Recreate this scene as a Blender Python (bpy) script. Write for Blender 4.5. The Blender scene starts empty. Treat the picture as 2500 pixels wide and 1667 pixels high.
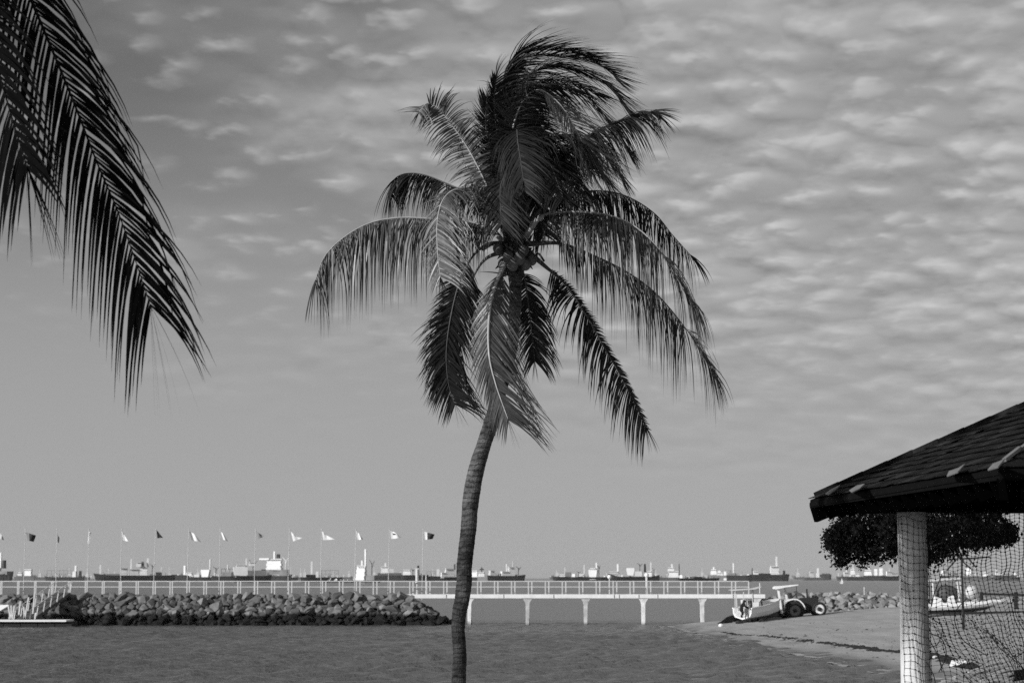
import bpy, math, random
import numpy as np
from mathutils import Vector, Matrix, noise as mn

random.seed(7)
S = bpy.context.scene
COL = S.collection
R = math.radians

# ------------------------------------------------------------------ camera
FPX = 70 / 36 * 2500.0            # focal length in photo pixels
CAMZ = 4.0
HOR = 1411.0
TH = math.atan((HOR - 833.5) / FPX)
cam_d = bpy.data.cameras.new('camera')
cam = bpy.data.objects.new('camera', cam_d)
COL.objects.link(cam)
cam_d.lens = 70
cam_d.sensor_width = 36
cam_d.clip_start = 0.5
cam_d.clip_end = 200000
cam.location = (0, 0, CAMZ)
cam.rotation_euler = (math.pi / 2 + TH, 0, 0)
cam_d.dof.use_dof = True
cam_d.dof.focus_distance = 36.0
cam_d.dof.aperture_fstop = 3.2
S.camera = cam

# ------------------------------------------------------------------ world
SUN_EL = R(19)
SUN_AZ = R(55)                     # to the left of straight behind the camera
w = bpy.data.worlds.new("World")
S.world = w
w.use_nodes = True
nt = w.node_tree
nt.nodes.clear()


def N(tree, kind, **kw):
    n = tree.nodes.new(kind)
    for k, v in kw.items():
        if k.startswith('i_'):
            n.inputs[k[2:]].default_value = v
        else:
            setattr(n, k, v)
    return n


def L(tree, a, b):
    tree.links.new(a, b)


def M(tree, op, a, b=None, c=None, clamp=False):
    n = tree.nodes.new('ShaderNodeMath')
    n.operation = op
    n.use_clamp = clamp
    for i, v in enumerate((a, b, c)):
        if v is None:
            continue
        if isinstance(v, (int, float)):
            n.inputs[i].default_value = v
        else:
            tree.links.new(v, n.inputs[i])
    return n.outputs[0]


sky = N(nt, 'ShaderNodeTexSky')
sky.sky_type = 'NISHITA'
sky.sun_disc = False
sky.sun_elevation = SUN_EL
# direction towards the sun: (-sin az, -cos az)
sky.sun_rotation = math.pi + SUN_AZ
sky.air_density = 1.0
sky.dust_density = 0.6
sky.ozone_density = 1.0
sep = N(nt, 'ShaderNodeSeparateColor')
L(nt, sky.outputs[0], sep.inputs[0])
tc = N(nt, 'ShaderNodeTexCoord')
sx = N(nt, 'ShaderNodeSeparateXYZ')
L(nt, tc.outputs['Generated'], sx.inputs[0])
X, Y, Z = sx.outputs
h = M(nt, 'SQRT', M(nt, 'ADD', M(nt, 'MULTIPLY', X, X), M(nt, 'ADD', M(nt, 'MULTIPLY', Y, Y), 0.0001)))
vx = M(nt, 'DIVIDE', X, h)
vy = M(nt, 'DIVIDE', Y, h)
zc = M(nt, 'MAXIMUM', Z, 0.0)


def dome(c):
    # cloud layer projected on a gently curved sheet overhead
    d_ = M(nt, 'ADD', zc, c)
    q = N(nt, 'ShaderNodeCombineXYZ')
    L(nt, M(nt, 'DIVIDE', X, d_), q.inputs[0]); L(nt, M(nt, 'DIVIDE', Y, d_), q.inputs[1])
    return q


cv = dome(0.20)
cvo = dome(0.205)


def wnoise(scale, detail, rough, dist=0.0):
    n = N(nt, 'ShaderNodeTexNoise')
    n.inputs['Scale'].default_value = scale
    n.inputs['Detail'].default_value = detail
    n.inputs['Roughness'].default_value = rough
    n.inputs['Distortion'].default_value = dist
    L(nt, cv.outputs[0], n.inputs['Vector'])
    return n.outputs['Fac']


def wramp(val, a, b):
    n = N(nt, 'ShaderNodeMapRange')
    n.interpolation_type = 'SMOOTHSTEP'
    L(nt, val, n.inputs['Value'])
    n.inputs['From Min'].default_value = a
    n.inputs['From Max'].default_value = b
    return n.outputs[0]




def puffs(src):
    nz_ = N(nt, 'ShaderNodeTexNoise')
    nz_.inputs['Scale'].default_value = 16; nz_.inputs['Detail'].default_value = 3.0; nz_.inputs['Roughness'].default_value = 0.5
    L(nt, src.outputs[0], nz_.inputs['Vector'])
    wv = N(nt, 'ShaderNodeVectorMath'); wv.operation = 'MULTIPLY_ADD'
    L(nt, nz_.outputs['Color'], wv.inputs[0]); wv.inputs[1].default_value = (0.08, 0.08, 0); L(nt, src.outputs[0], wv.inputs[2])
    vo = N(nt, 'ShaderNodeTexVoronoi'); vo.feature = 'F1'; vo.voronoi_dimensions = '2D'; nz_.noise_dimensions = '2D'
    vo.inputs['Scale'].default_value = 12.5
    L(nt, wv.outputs[0], vo.inputs['Vector'])
    a_ = M(nt, 'SUBTRACT', 0.92, M(nt, 'MULTIPLY', vo.outputs['Distance'], 1.0))
    return M(nt, 'ADD', M(nt, 'MULTIPLY', a_, 0.55), M(nt, 'MULTIPLY', nz_.outputs['Fac'], 0.45))


puff = puffs(cv)
relief = M(nt, 'SUBTRACT', puff, puffs(cvo))
big = wnoise(3.0, 2.0, 0.5)
vxc = M(nt, 'MINIMUM', M(nt, 'MAXIMUM', vx, -0.27), 0.27)
zcc = M(nt, 'MINIMUM', zc, 0.28)
# the cloud sheet is denser towards the right-hand side of the view (+X)
cover = M(nt, 'ADD', M(nt, 'MULTIPLY', big, 0.55), M(nt, 'MULTIPLY', vxc, 0.62))
cover = M(nt, 'ADD', cover, M(nt, 'MULTIPLY', zcc, 0.50))
edge = M(nt, 'ADD', puff, M(nt, 'SUBTRACT', cover, 0.37))
cl = wramp(edge, 0.30, 0.80)
fade = wramp(M(nt, 'ADD', Z, M(nt, 'MULTIPLY', vxc, 0.12)), 0.055, 0.18)
cl = M(nt, 'MULTIPLY', cl, fade)
veil = M(nt, 'MULTIPLY', wramp(cover, 0.20, 0.55), M(nt, 'MULTIPLY', wramp(Z, 0.02, 0.16), 0.84))
clf = M(nt, 'MAXIMUM', M(nt, 'MULTIPLY', cl, M(nt, 'ADD', 0.50, M(nt, 'MULTIPLY', wramp(vx, -0.25, 0.08), 0.38))), veil)
# black-and-white film behind a red filter: the red channel of the sky
base0 = M(nt, 'MULTIPLY', M(nt, 'POWER', sep.outputs[0], 0.85), 0.82)
hz = M(nt, 'MULTIPLY', M(nt, 'SUBTRACT', 1.0, wramp(Z, 0.07, 0.27)), 0.72)
hzm = N(nt, 'ShaderNodeMix')
hzm.data_type = 'FLOAT'
L(nt, hz, hzm.inputs[0]); L(nt, base0, hzm.inputs[2]); hzm.inputs[3].default_value = 3.95
base = hzm.outputs[0]
SKYBASE = base.node
shade = M(nt, 'ADD', M(nt, 'ADD', 3.35, M(nt, 'MULTIPLY', puff, 1.9)), M(nt, 'MULTIPLY', relief, 3.2))
mixn = N(nt, 'ShaderNodeMix')
mixn.data_type = 'FLOAT'
L(nt, clf, mixn.inputs[0]); L(nt, base, mixn.inputs[2]); L(nt, shade, mixn.inputs[3])
cc = N(nt, 'ShaderNodeCombineColor')
for i in range(3):
    L(nt, mixn.outputs[0], cc.inputs[i])
bg = N(nt, 'ShaderNodeBackground')
L(nt, cc.outputs[0], bg.inputs[0])
bg.inputs[1].default_value = 0.1
wo = N(nt, 'ShaderNodeOutputWorld')
L(nt, bg.outputs[0], wo.inputs[0])

sl = bpy.data.lights.new('sun', 'SUN')
sl.energy = 5.0
sl.angle = R(0.5)
so = bpy.data.objects.new('sun', sl)
COL.objects.link(so)
sdir = Vector((-math.sin(SUN_AZ) * math.cos(SUN_EL), -math.cos(SUN_AZ) * math.cos(SUN_EL), math.sin(SUN_EL)))
so.rotation_euler = sdir.to_track_quat('Z', 'Y').to_euler()
so.location = (-20, -20, 30)

S.view_settings.view_transform = 'Standard'
S.view_settings.look = 'None'
S.view_settings.exposure = 0
S.view_settings.gamma = 1
S.view_settings.use_curve_mapping = False
S.cycles.max_bounces = 6
S.cycles.use_denoising = False
S.cycles.transparent_max_bounces = 8


# ------------------------------------------------------------------ helpers
def P(px, py, Yd):
    """world point seen at photo pixel (px,py), standing at distance Yd"""
    xc = (px - 1250.0) / FPX
    yc = -(py - 833.5) / FPX
    dx = xc
    dy = math.cos(TH) - yc * math.sin(TH)
    dz = math.sin(TH) + yc * math.cos(TH)
    t = Yd / dy
    return Vector((t * dx, Yd, CAMZ + t * dz))


def mat(name, val, rough=0.7, var=0.0, scale=5.0, bump=0.0, bscale=None, detail=5.0, stretch=None, spec=0.3, trans=0.0, metal=0.0):
    m = bpy.data.materials.new(name)
    m.use_nodes = True
    t = m.node_tree
    b = t.nodes['Principled BSDF']
    b.inputs['Base Color'].default_value = (val, val, val, 1)
    b.inputs['Roughness'].default_value = rough
    b.inputs['Specular IOR Level'].default_value = spec
    b.inputs['Metallic'].default_value = metal
    if var or bump:
        tcn = N(t, 'ShaderNodeTexCoord')
        mp = N(t, 'ShaderNodeMapping')
        L(t, tcn.outputs['Object'], mp.inputs[0])
        if stretch:
            mp.inputs['Scale'].default_value = stretch
        n = N(t, 'ShaderNodeTexNoise')
        n.inputs['Scale'].default_value = scale
        n.inputs['Detail'].default_value = detail
        n.inputs['Roughness'].default_value = 0.6
        L(t, mp.outputs[0], n.inputs['Vector'])
        if var:
            mr = N(t, 'ShaderNodeMapRange')
            L(t, n.outputs['Fac'], mr.inputs['Value'])
            mr.inputs['From Min'].default_value = 0.3
            mr.inputs['From Max'].default_value = 0.7
            mr.inputs['To Min'].default_value = val * (1 - var)
            mr.inputs['To Max'].default_value = val * (1 + var)
            cb = N(t, 'ShaderNodeCombineColor')
            for i in range(3):
                L(t, mr.outputs[0], cb.inputs[i])
            L(t, cb.outputs[0], b.inputs['Base Color'])
        if bump:
            n2 = N(t, 'ShaderNodeTexNoise')
            n2.inputs['Scale'].default_value = bscale or scale * 3
            n2.inputs['Detail'].default_value = 4
            L(t, mp.outputs[0], n2.inputs['Vector'])
            bp = N(t, 'ShaderNodeBump')
            bp.inputs['Strength'].default_value = bump
            bp.inputs['Distance'].default_value = 0.05
            L(t, n2.outputs['Fac'], bp.inputs['Height'])
            L(t, bp.outputs[0], b.inputs['Normal'])
    return m


def tag(o, label=None, cat=None, group=None, kind=None):
    if label: o['label'] = label
    if cat: o['category'] = cat
    if group: o['group'] = group
    if kind: o['kind'] = kind
    return o


def empty(name, loc, label=None, cat=None, group=None):
    o = bpy.data.objects.new(name, None)
    o.empty_display_size = 0.2
    COL.objects.link(o)
    o.location = loc
    LOC[o.name] = Vector(loc)
    return tag(o, label, cat, group)


LOC = {}


class MB:
    """collects shapes in world coordinates; build() links them as one object"""
    def __init__(s):
        s.v = []; s.f = []; s.mi = []

    def add(s, vs, fs, mi=0):
        o = len(s.v)
        s.v += [tuple(p) for p in vs]
        s.f += [tuple(i + o for i in f) for f in fs]
        s.mi += [mi] * len(fs)

    def box(s, a, b, mi=0):
        x0, y0, z0 = a; x1, y1, z1 = b
        if x0 > x1: x0, x1 = x1, x0
        if y0 > y1: y0, y1 = y1, y0
        if z0 > z1: z0, z1 = z1, z0
        s.add([(x0, y0, z0), (x1, y0, z0), (x1, y1, z0), (x0, y1, z0), (x0, y0, z1), (x1, y0, z1), (x1, y1, z1), (x0, y1, z1)],
              [(0, 3, 2, 1), (4, 5, 6, 7), (0, 1, 5, 4), (1, 2, 6, 5), (2, 3, 7, 6), (3, 0, 4, 7)], mi)

    def bar(s, a, b, w, d=None, up=(0, 0, 1), mi=0):
        a = Vector(a); b = Vector(b); d = d or w
        t = (b - a).normalized()
        u = Vector(up)
        if abs(t.dot(u)) > 0.95: u = Vector((0, 1, 0))
        sd = t.cross(u).normalized() * w / 2
        n = sd.cross(t).normalized() * d / 2
        vs = [p + i * sd + j * n for p in (a, b) for i, j in ((-1, -1), (1, -1), (1, 1), (-1, 1))]
        s.add(vs, [(0, 3, 2, 1), (4, 5, 6, 7), (0, 1, 5, 4), (1, 2, 6, 5), (2, 3, 7, 6), (3, 0, 4, 7)], mi)

    def tube(s, pts, rad, n=8, cap=True, mi=0):
        pts = [Vector(p) for p in pts]
        if not hasattr(rad, '__len__'): rad = [rad] * len(pts)
        ref = None
        rings = []
        for i, p in enumerate(pts):
            t = (pts[min(i + 1, len(pts) - 1)] - pts[max(i - 1, 0)]).normalized()
            if ref is None:
                ref = Vector((0, 1, 0)) if abs(t.y) < 0.9 else Vector((1, 0, 0))
            u = (ref - t * ref.dot(t)).normalized()
            ref = u
            q = t.cross(u)
            rings.append([p + rad[i] * (math.cos(2 * math.pi * k / n) * u + math.sin(2 * math.pi * k / n) * q) for k in range(n)])
        vs = [p for r in rings for p in r]
        fs = []
        for i in range(len(pts) - 1):
            for k in range(n):
                k2 = (k + 1) % n
                fs.append((i * n + k, i * n + k2, (i + 1) * n + k2, (i + 1) * n + k))
        if cap:
            fs.append(tuple(range(n - 1, -1, -1)))
            fs.append(tuple((len(pts) - 1) * n + k for k in range(n)))
        s.add(vs, fs, mi)

    def prism(s, poly, y0, y1, mi=0):
        """polygon of (x,z) extruded along y"""
        n = len(poly)
        vs = [(x, y0, z) for x, z in poly] + [(x, y1, z) for x, z in poly]
        fs = [tuple(range(n)), tuple(range(2 * n - 1, n - 1, -1))]
        for i in range(n):
            j = (i + 1) % n
            fs.append((i, i + n, j + n, j))
        s.add(vs, fs, mi)

    def pxprism(s, pp, Yd, y0, y1, mi=0):
        """outline read at distance Yd, a body between y0 and y1"""
        poly = [(P(a, b, Yd).x, P(a, b, Yd).z) for a, b in pp]
        s.prism(poly, y0, y1, mi)

    def ball(s, c, r, n=8, m=6, sc=(1, 1, 1), mi=0):
        c = Vector(c)
        vs = [c + Vector((0, 0, r * sc[2]))]
        for i in range(1, m):
            a = math.pi * i / m
            for k in range(n):
                b = 2 * math.pi * k / n
                vs.append(c + Vector((r * sc[0] * math.sin(a) * math.cos(b), r * sc[1] * math.sin(a) * math.sin(b), r * sc[2] * math.cos(a))))
        vs.append(c - Vector((0, 0, r * sc[2])))
        fs = [(0, 1 + k, 1 + (k + 1) % n) for k in range(n)]
        for i in range(m - 2):
            for k in range(n):
                a = 1 + i * n + k; b = 1 + i * n + (k + 1) % n
                fs.append((a, a + n, b + n, b))
        e = len(vs) - 1
        o = 1 + (m - 2) * n
        fs += [(o + k, e, o + (k + 1) % n) for k in range(n)]
        s.add(vs, fs, mi)

    def build(s, name, material, parent=None, smooth=False, label=None):
        me = bpy.data.meshes.new(name)
        off = Vector((0, 0, 0))
        if parent is not None:
            off = LOC.get(parent.name, Vector((0, 0, 0)))
        me.from_pydata([(p[0] - off.x, p[1] - off.y, p[2] - off.z) for p in s.v], [], s.f)
        ms = material if isinstance(material, (list, tuple)) else [material]
        for m_ in ms: me.materials.append(m_)
        if len(ms) > 1:
            me.polygons.foreach_set('material_index', s.mi)
        if smooth:
            me.polygons.foreach_set('use_smooth', [True] * len(me.polygons))
        me.update()
        o = bpy.data.objects.new(name, me)
        COL.objects.link(o)
        if parent is not None:
            o.parent = parent
            LOC[o.name] = off
        if label: o['label'] = label
        return o


def lerp(a, b, t): return a + (b - a) * t


def catmull(pts, n):
    pts = [Vector(p) for p in pts]
    d = [0]
    for i in range(1, len(pts)): d.append(d[-1] + (pts[i] - pts[i - 1]).length)
    ext = [pts[0] * 2 - pts[1]] + pts + [pts[-1] * 2 - pts[-2]]
    out = []
    for k in range(n):
        s_ = d[-1] * k / (n - 1)
        i = 0
        while i < len(pts) - 2 and d[i + 1] < s_: i += 1
        t = (s_ - d[i]) / max(1e-9, d[i + 1] - d[i])
        p0, p1, p2, p3 = ext[i], ext[i + 1], ext[i + 2], ext[i + 3]
        out.append(0.5 * ((2 * p1) + (p2 - p0) * t + (2 * p0 - 5 * p1 + 4 * p2 - p3) * t * t + (3 * p1 - p0 - 3 * p2 + p3) * t ** 3))
    return out


def copy_tree(o, parent=None):
    c = o.copy()
    COL.objects.link(c)
    c.parent = parent
    for ch in o.children: copy_tree(ch, c)
    return c


# ------------------------------------------------------------------ materials
m_white = mat('white_paint', 0.72, 0.5, 0.10, 1.5)
m_conc = mat('painted_concrete', 0.70, 0.7, 0.10, 1.2, 0.2, 8)
m_rail = mat('rail_paint', 0.50, 0.5, 0.12, 3)
m_black = mat('dark_metal', 0.02, 0.6)
m_tyre = mat('tyre_rubber', 0.018, 0.85)
m_grey = mat('grey_metal', 0.28, 0.5, 0.2, 3)
m_dgrey = mat('dark_grey_paint', 0.07, 0.6, 0.25, 2)
m_rock_core = mat('rock_core', 0.03, 0.9)
m_darkwood = mat('dark_timber', 0.004, 0.9, 0.3, 6, spec=.05)
m_cloth = mat('dark_clothing', 0.012, 0.9)

# ------------------------------------------------------------------ ground
YS = [-300, 60, 72, 85, 103, 122, 163, 185, 400]
XS = [18, 18, 17.4, 16.6, 15.6, 14.0, 13.2, 14, 60]
Y2 = [-300, 0, 22, 37, 60, 72, 90, 120]
Z2 = [2.6, 2.5, 2.3, 1.55, 0.66, -0.05, -1.0, -3]


def gz(x, y):
    xs = np.interp(y, YS, XS)
    d = x - xs
    z1 = np.where(d > 0, np.interp(d, [0, 1, 18, 45, 200], [0, 0.11, 1.52, 2.4, 4.0]), np.maximum(d * 0.085, -3))
    z2 = np.interp(y, Y2, Z2)
    z = np.maximum(z1, z2)
    z = z - np.clip(y - 173, 0, 40) * 0.25
    return np.maximum(z, -3)


def gzs(x, y):
    """height of the sand incl. its small unevenness"""
    z = float(gz(x, y))
    return z + 0.05 * mn.noise(Vector((x * 0.35, y * 0.18, 3.1))) + 0.025 * mn.noise(Vector((x * 1.3, y * 0.7, 9.0)))


def hit(px, py, y0=40, y1=200):
    yy = y0
    while yy < y1:
        p = P(px, py, yy)
        if p.z <= gzs(p.x, yy): return p
        yy += 0.25
    return P(px, py, y1)


def build_ground():
    xs = np.concatenate([np.linspace(-260, -60, 21), np.linspace(-55, 10, 60), np.linspace(10.3, 50, 150), np.linspace(55, 260, 25)])
    ys = np.concatenate([np.linspace(-200, 15, 30), np.linspace(17, 60, 60), np.linspace(60.7, 180, 260), np.linspace(185, 300, 12)])
    vs = []
    for yv in ys:
        for xv in xs:
            vs.append((float(xv), float(yv), gzs(float(xv), float(yv))))
    nx = len(xs)
    fs = [(j * nx + i, j * nx + i + 1, (j + 1) * nx + i + 1, (j + 1) * nx + i) for j in range(len(ys) - 1) for i in range(nx - 1)]
    b = MB(); b.v = vs; b.f = fs; b.mi = [0] * len(fs)
    m = bpy.data.materials.new('sand')
    m.use_nodes = True
    t = m.node_tree
    bs = t.nodes['Principled BSDF']
    g = N(t, 'ShaderNodeNewGeometry')
    sp = N(t, 'ShaderNodeSeparateXYZ'); L(t, g.outputs['Position'], sp.inputs[0])

    def nz(scale, detail, st):
        mp = N(t, 'ShaderNodeMapping'); mp.inputs['Scale'].default_value = st
        L(t, g.outputs['Position'], mp.inputs[0])
        n = N(t, 'ShaderNodeTexNoise'); n.inputs['Scale'].default_value = scale; n.inputs['Detail'].default_value = detail
        L(t, mp.outputs[0], n.inputs['Vector'])
        return n.outputs['Fac']
    n1 = nz(0.5, 5, (1, 0.35, 1)); n2 = nz(9, 3, (1, 0.6, 1)); n3 = nz(1.1, 5, (1.0, 0.14, 1))
    wet = N(t, 'ShaderNodeMapRange')
    zz = M(t, 'ADD', sp.outputs[2], M(t, 'MULTIPLY', M(t, 'SUBTRACT', n1, 0.5), 0.5))
    L(t, zz, wet.inputs['Value'])
    wet.inputs['From Min'].default_value = 0.02; wet.inputs['From Max'].default_value = 0.22
    wet.inputs['To Min'].default_value = 0.17; wet.inputs['To Max'].default_value = 0.30
    c = M(t, 'MULTIPLY', wet.outputs[0], M(t, 'ADD', 0.56, M(t, 'ADD', M(t, 'MULTIPLY', n3, 0.60), M(t, 'MULTIPLY', n1, 0.35))))
    c = M(t, 'MULTIPLY', c, M(t, 'ADD', 0.86, M(t, 'MULTIPLY', n2, 0.28)))
    cb = N(t, 'ShaderNodeCombineColor')
    for i in range(3): L(t, c, cb.inputs[i])
    L(t, cb.outputs[0], bs.inputs['Base Color'])
    bs.inputs['Roughness'].default_value = 0.9
    bs.inputs['Specular IOR Level'].default_value = 0.2
    bp = N(t, 'ShaderNodeBump'); bp.inputs['Strength'].default_value = 0.5; bp.inputs['Distance'].default_value = 0.06
    L(t, M(t, 'ADD', n2, M(t, 'MULTIPLY', n3, 1.5)), bp.inputs['Height']); L(t, bp.outputs[0], bs.inputs['Normal'])
    o = b.build('sand_beach', m, smooth=True)
    tag(o, kind='structure')


build_ground()


# ------------------------------------------------------------------ sea
def build_sea():
    rs = np.random.RandomState(3)
    xs = np.arange(-54, 34.01, 0.22)
    ys = np.concatenate([np.arange(66, 125, 0.20), np.arange(125, 200, 0.33)])
    XX, YY = np.meshgrid(xs, ys)
    H = np.zeros_like(XX)
    for k in range(60):
        lam = rs.uniform(0.6, 2.6)
        th = rs.normal(R(80), R(42))
        kx = math.cos(th) * 2 * math.pi / lam; ky = math.sin(th) * 2 * math.pi / lam
        amp = 0.0080 * lam ** 0.75
        H += amp * np.sin(kx * XX + ky * YY + rs.uniform(0, 6.28))
    # gusty patches
    G = 0.75 + 0.25 * np.sin(XX * 0.09 + 1.3 * np.sin(YY * 0.05)) * np.sin(YY * 0.11 + 0.6) 
    edge = np.clip((XX - xs[0]) / 4, 0, 1) * np.clip((xs[-1] - XX) / 4, 0, 1) * np.clip((YY - ys[0]) / 3, 0, 1) * np.clip((ys[-1] - YY) / 60, 0, 1)
    H = H * G * edge * 1.45
    nx = len(xs); ny = len(ys)
    V = np.stack([XX, YY, H], -1).reshape(-1, 3)
    idx = np.arange(nx * ny).reshape(ny, nx)
    F = np.stack([idx[:-1, :-1], idx[:-1, 1:], idx[1:, 1:], idx[1:, :-1]], -1).reshape(-1, 4)
    vs = V.tolist(); fs = F.tolist()
    B = 90000.0
    x0, x1, y0, y1 = float(xs[0]), float(xs[-1]), float(ys[0]), float(ys[-1])
    gx = [-B, -9000, -1500, x0, x1, 1500, 9000, B]; gy = [-B, -500, y0, y1, 900, 3000, 12000, B]
    for i in range(7):
        for j in range(7):
            if gx[i] == x0 and gy[j] == y0: continue
            o = len(vs)
            vs += [[gx[i], gy[j], 0], [gx[i + 1], gy[j], 0], [gx[i + 1], gy[j + 1], 0], [gx[i], gy[j + 1], 0]]
            fs.append([o, o + 1, o + 2, o + 3])
    me = bpy.data.meshes.new('sea')
    me.from_pydata(vs, [], fs)
    me.polygons.foreach_set('use_smooth', [True] * len(fs))
    m = bpy.data.materials.new('sea_water')
    m.use_nodes = True
    t = m.node_tree
    bs = t.nodes['Principled BSDF']
    bs.inputs['Base Color'].default_value = (0.088, 0.088, 0.088, 1)
    bs.inputs['Roughness'].default_value = 0.22
    bs.inputs['IOR'].default_value = 1.33
    g = N(t, 'ShaderNodeNewGeometry')

    def nz(scale, detail, st):
        mp = N(t, 'ShaderNodeMapping'); mp.inputs['Scale'].default_value = st
        L(t, g.outputs['Position'], mp.inputs[0])
        n = N(t, 'ShaderNodeTexNoise'); n.inputs['Scale'].default_value = scale; n.inputs['Detail'].default_value = detail
        n.inputs['Roughness'].default_value = 0.6
        L(t, mp.outputs[0], n.inputs['Vector'])
        return n.outputs['Fac']
    a = nz(2.2, 4, (1, 0.9, 1)); b_ = nz(0.22, 3, (1, 0.5, 1)); c_ = nz(0.03, 4, (1, 0.25, 1))
    hh = M(t, 'ADD', M(t, 'MULTIPLY', a, 0.5), M(t, 'ADD', b_, M(t, 'MULTIPLY', c_, 4.0)))
    bp = N(t, 'ShaderNodeBump'); bp.inputs['Strength'].default_value = 0.85; bp.inputs['Distance'].default_value = 0.55
    L(t, hh, bp.inputs['Height']); L(t, bp.outputs[0], bs.inputs['Normal'])
    me.materials.append(m)
    o = bpy.data.objects.new('sea', me)
    COL.objects.link(o)
    tag(o, kind='structure')


build_sea()

# ------------------------------------------------------------------ rocks
def rock_mesh(seed, n=22):
    import bmesh
    rs = random.Random(seed)
    bm = bmesh.new()
    for i in range(n):
        d = Vector((rs.gauss(0, 1), rs.gauss(0, 1), rs.gauss(0, 1))).normalized()
        r_ = rs.uniform(0.43, 0.54)
        bm.verts.new((d.x * r_ * 1.15, d.y * r_ * 0.9, d.z * r_ * 0.85))
    bmesh.ops.convex_hull(bm, input=bm.verts)
    me = bpy.data.meshes.new('stone')
    bm.to_mesh(me); bm.free()
    return me


def tide_mat(name, val, z0, z1, dark=0.018):
    m = mat(name, val, 0.85, 0.28, 1.7, 0.5, 6)
    t = m.node_tree
    b = t.nodes['Principled BSDF']
    src = b.inputs['Base Color'].links[0].from_socket
    g = N(t, 'ShaderNodeNewGeometry')
    sp = N(t, 'ShaderNodeSeparateXYZ'); L(t, g.outputs['Position'], sp.inputs[0])
    n = N(t, 'ShaderNodeTexNoise'); n.inputs['Scale'].default_value = 0.8; n.inputs['Detail'].default_value = 4
    L(t, g.outputs['Position'], n.inputs['Vector'])
    zz = M(t, 'ADD', sp.outputs[2], M(t, 'MULTIPLY', M(t, 'SUBTRACT', n.outputs['Fac'], 0.5), 1.1))
    mr = N(t, 'ShaderNodeMapRange'); mr.inputs['From Min'].default_value = z0; mr.inputs['From Max'].default_value = z1
    L(t, zz, mr.inputs['Value'])
    oi = N(t, 'ShaderNodeObjectInfo')
    mul = M(t, 'ADD', 0.55, M(t, 'MULTIPLY', oi.outputs['Random'], 0.85))
    mx = N(t, 'ShaderNodeMix'); mx.data_type = 'RGBA'
    L(t, mr.outputs[0], mx.inputs[0])
    mx.inputs[6].default_value = (dark, dark, dark, 1)
    vm = N(t, 'ShaderNodeVectorMath'); vm.operation = 'SCALE'
    L(t, src, vm.inputs[0]); L(t, mul, vm.inputs['Scale'])
    L(t, vm.outputs[0], mx.inputs[7])
    L(t, mx.outputs[2], b.inputs['Base Color'])
    return m


m_rock = tide_mat('armour_stone', 0.135, 0.85, 1.15, .006)
m_rock2 = tide_mat('groyne_stone', 0.21, -0.6, -0.3)
rock_meshes = [rock_mesh(i) for i in range(10)]
rock_meshes2 = [rock_mesh(20 + i) for i in range(8)]
for me in rock_meshes: me.materials.append(m_rock)
for me in rock_meshes2: me.materials.append(m_rock2)


def put_rocks(root, spots, meshes, limit=300):
    """spots: (pos, size); largest first as parts, the rest one joined part"""
    off = LOC[root.name]
    for i, (p, s_) in enumerate(spots[:limit]):
        o = bpy.data.objects.new('stone', random.choice(meshes))
        COL.objects.link(o)
        o.parent = root
        o.location = Vector(p) - off
        o.scale = (s_ * random.uniform(0.9, 1.35), s_ * random.uniform(0.8, 1.1), s_ * random.uniform(0.7, 1.0))
        o.rotation_euler = (random.uniform(-0.5, 0.5), random.uniform(-0.5, 0.5), random.uniform(0, 6.28))
    rest = spots[limit:]
    if rest:
        b = MB()
        for p, s_ in rest:
            me = random.choice(meshes)
            a = random.uniform(0, 6.28); ca, sa = math.cos(a), math.sin(a)
            b.add([(p[0] + s_ * (v_.co.x * ca - v_.co.y * sa), p[1] + s_ * (v_.co.x * sa + v_.co.y * ca), p[2] + s_ * v_.co.z) for v_ in me.vertices],
                  [tuple(f.vertices) for f in me.polygons])
        o = b.build('small_stones', meshes[0].materials[0], root)
        o['kind'] = 'stuff'


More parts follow.
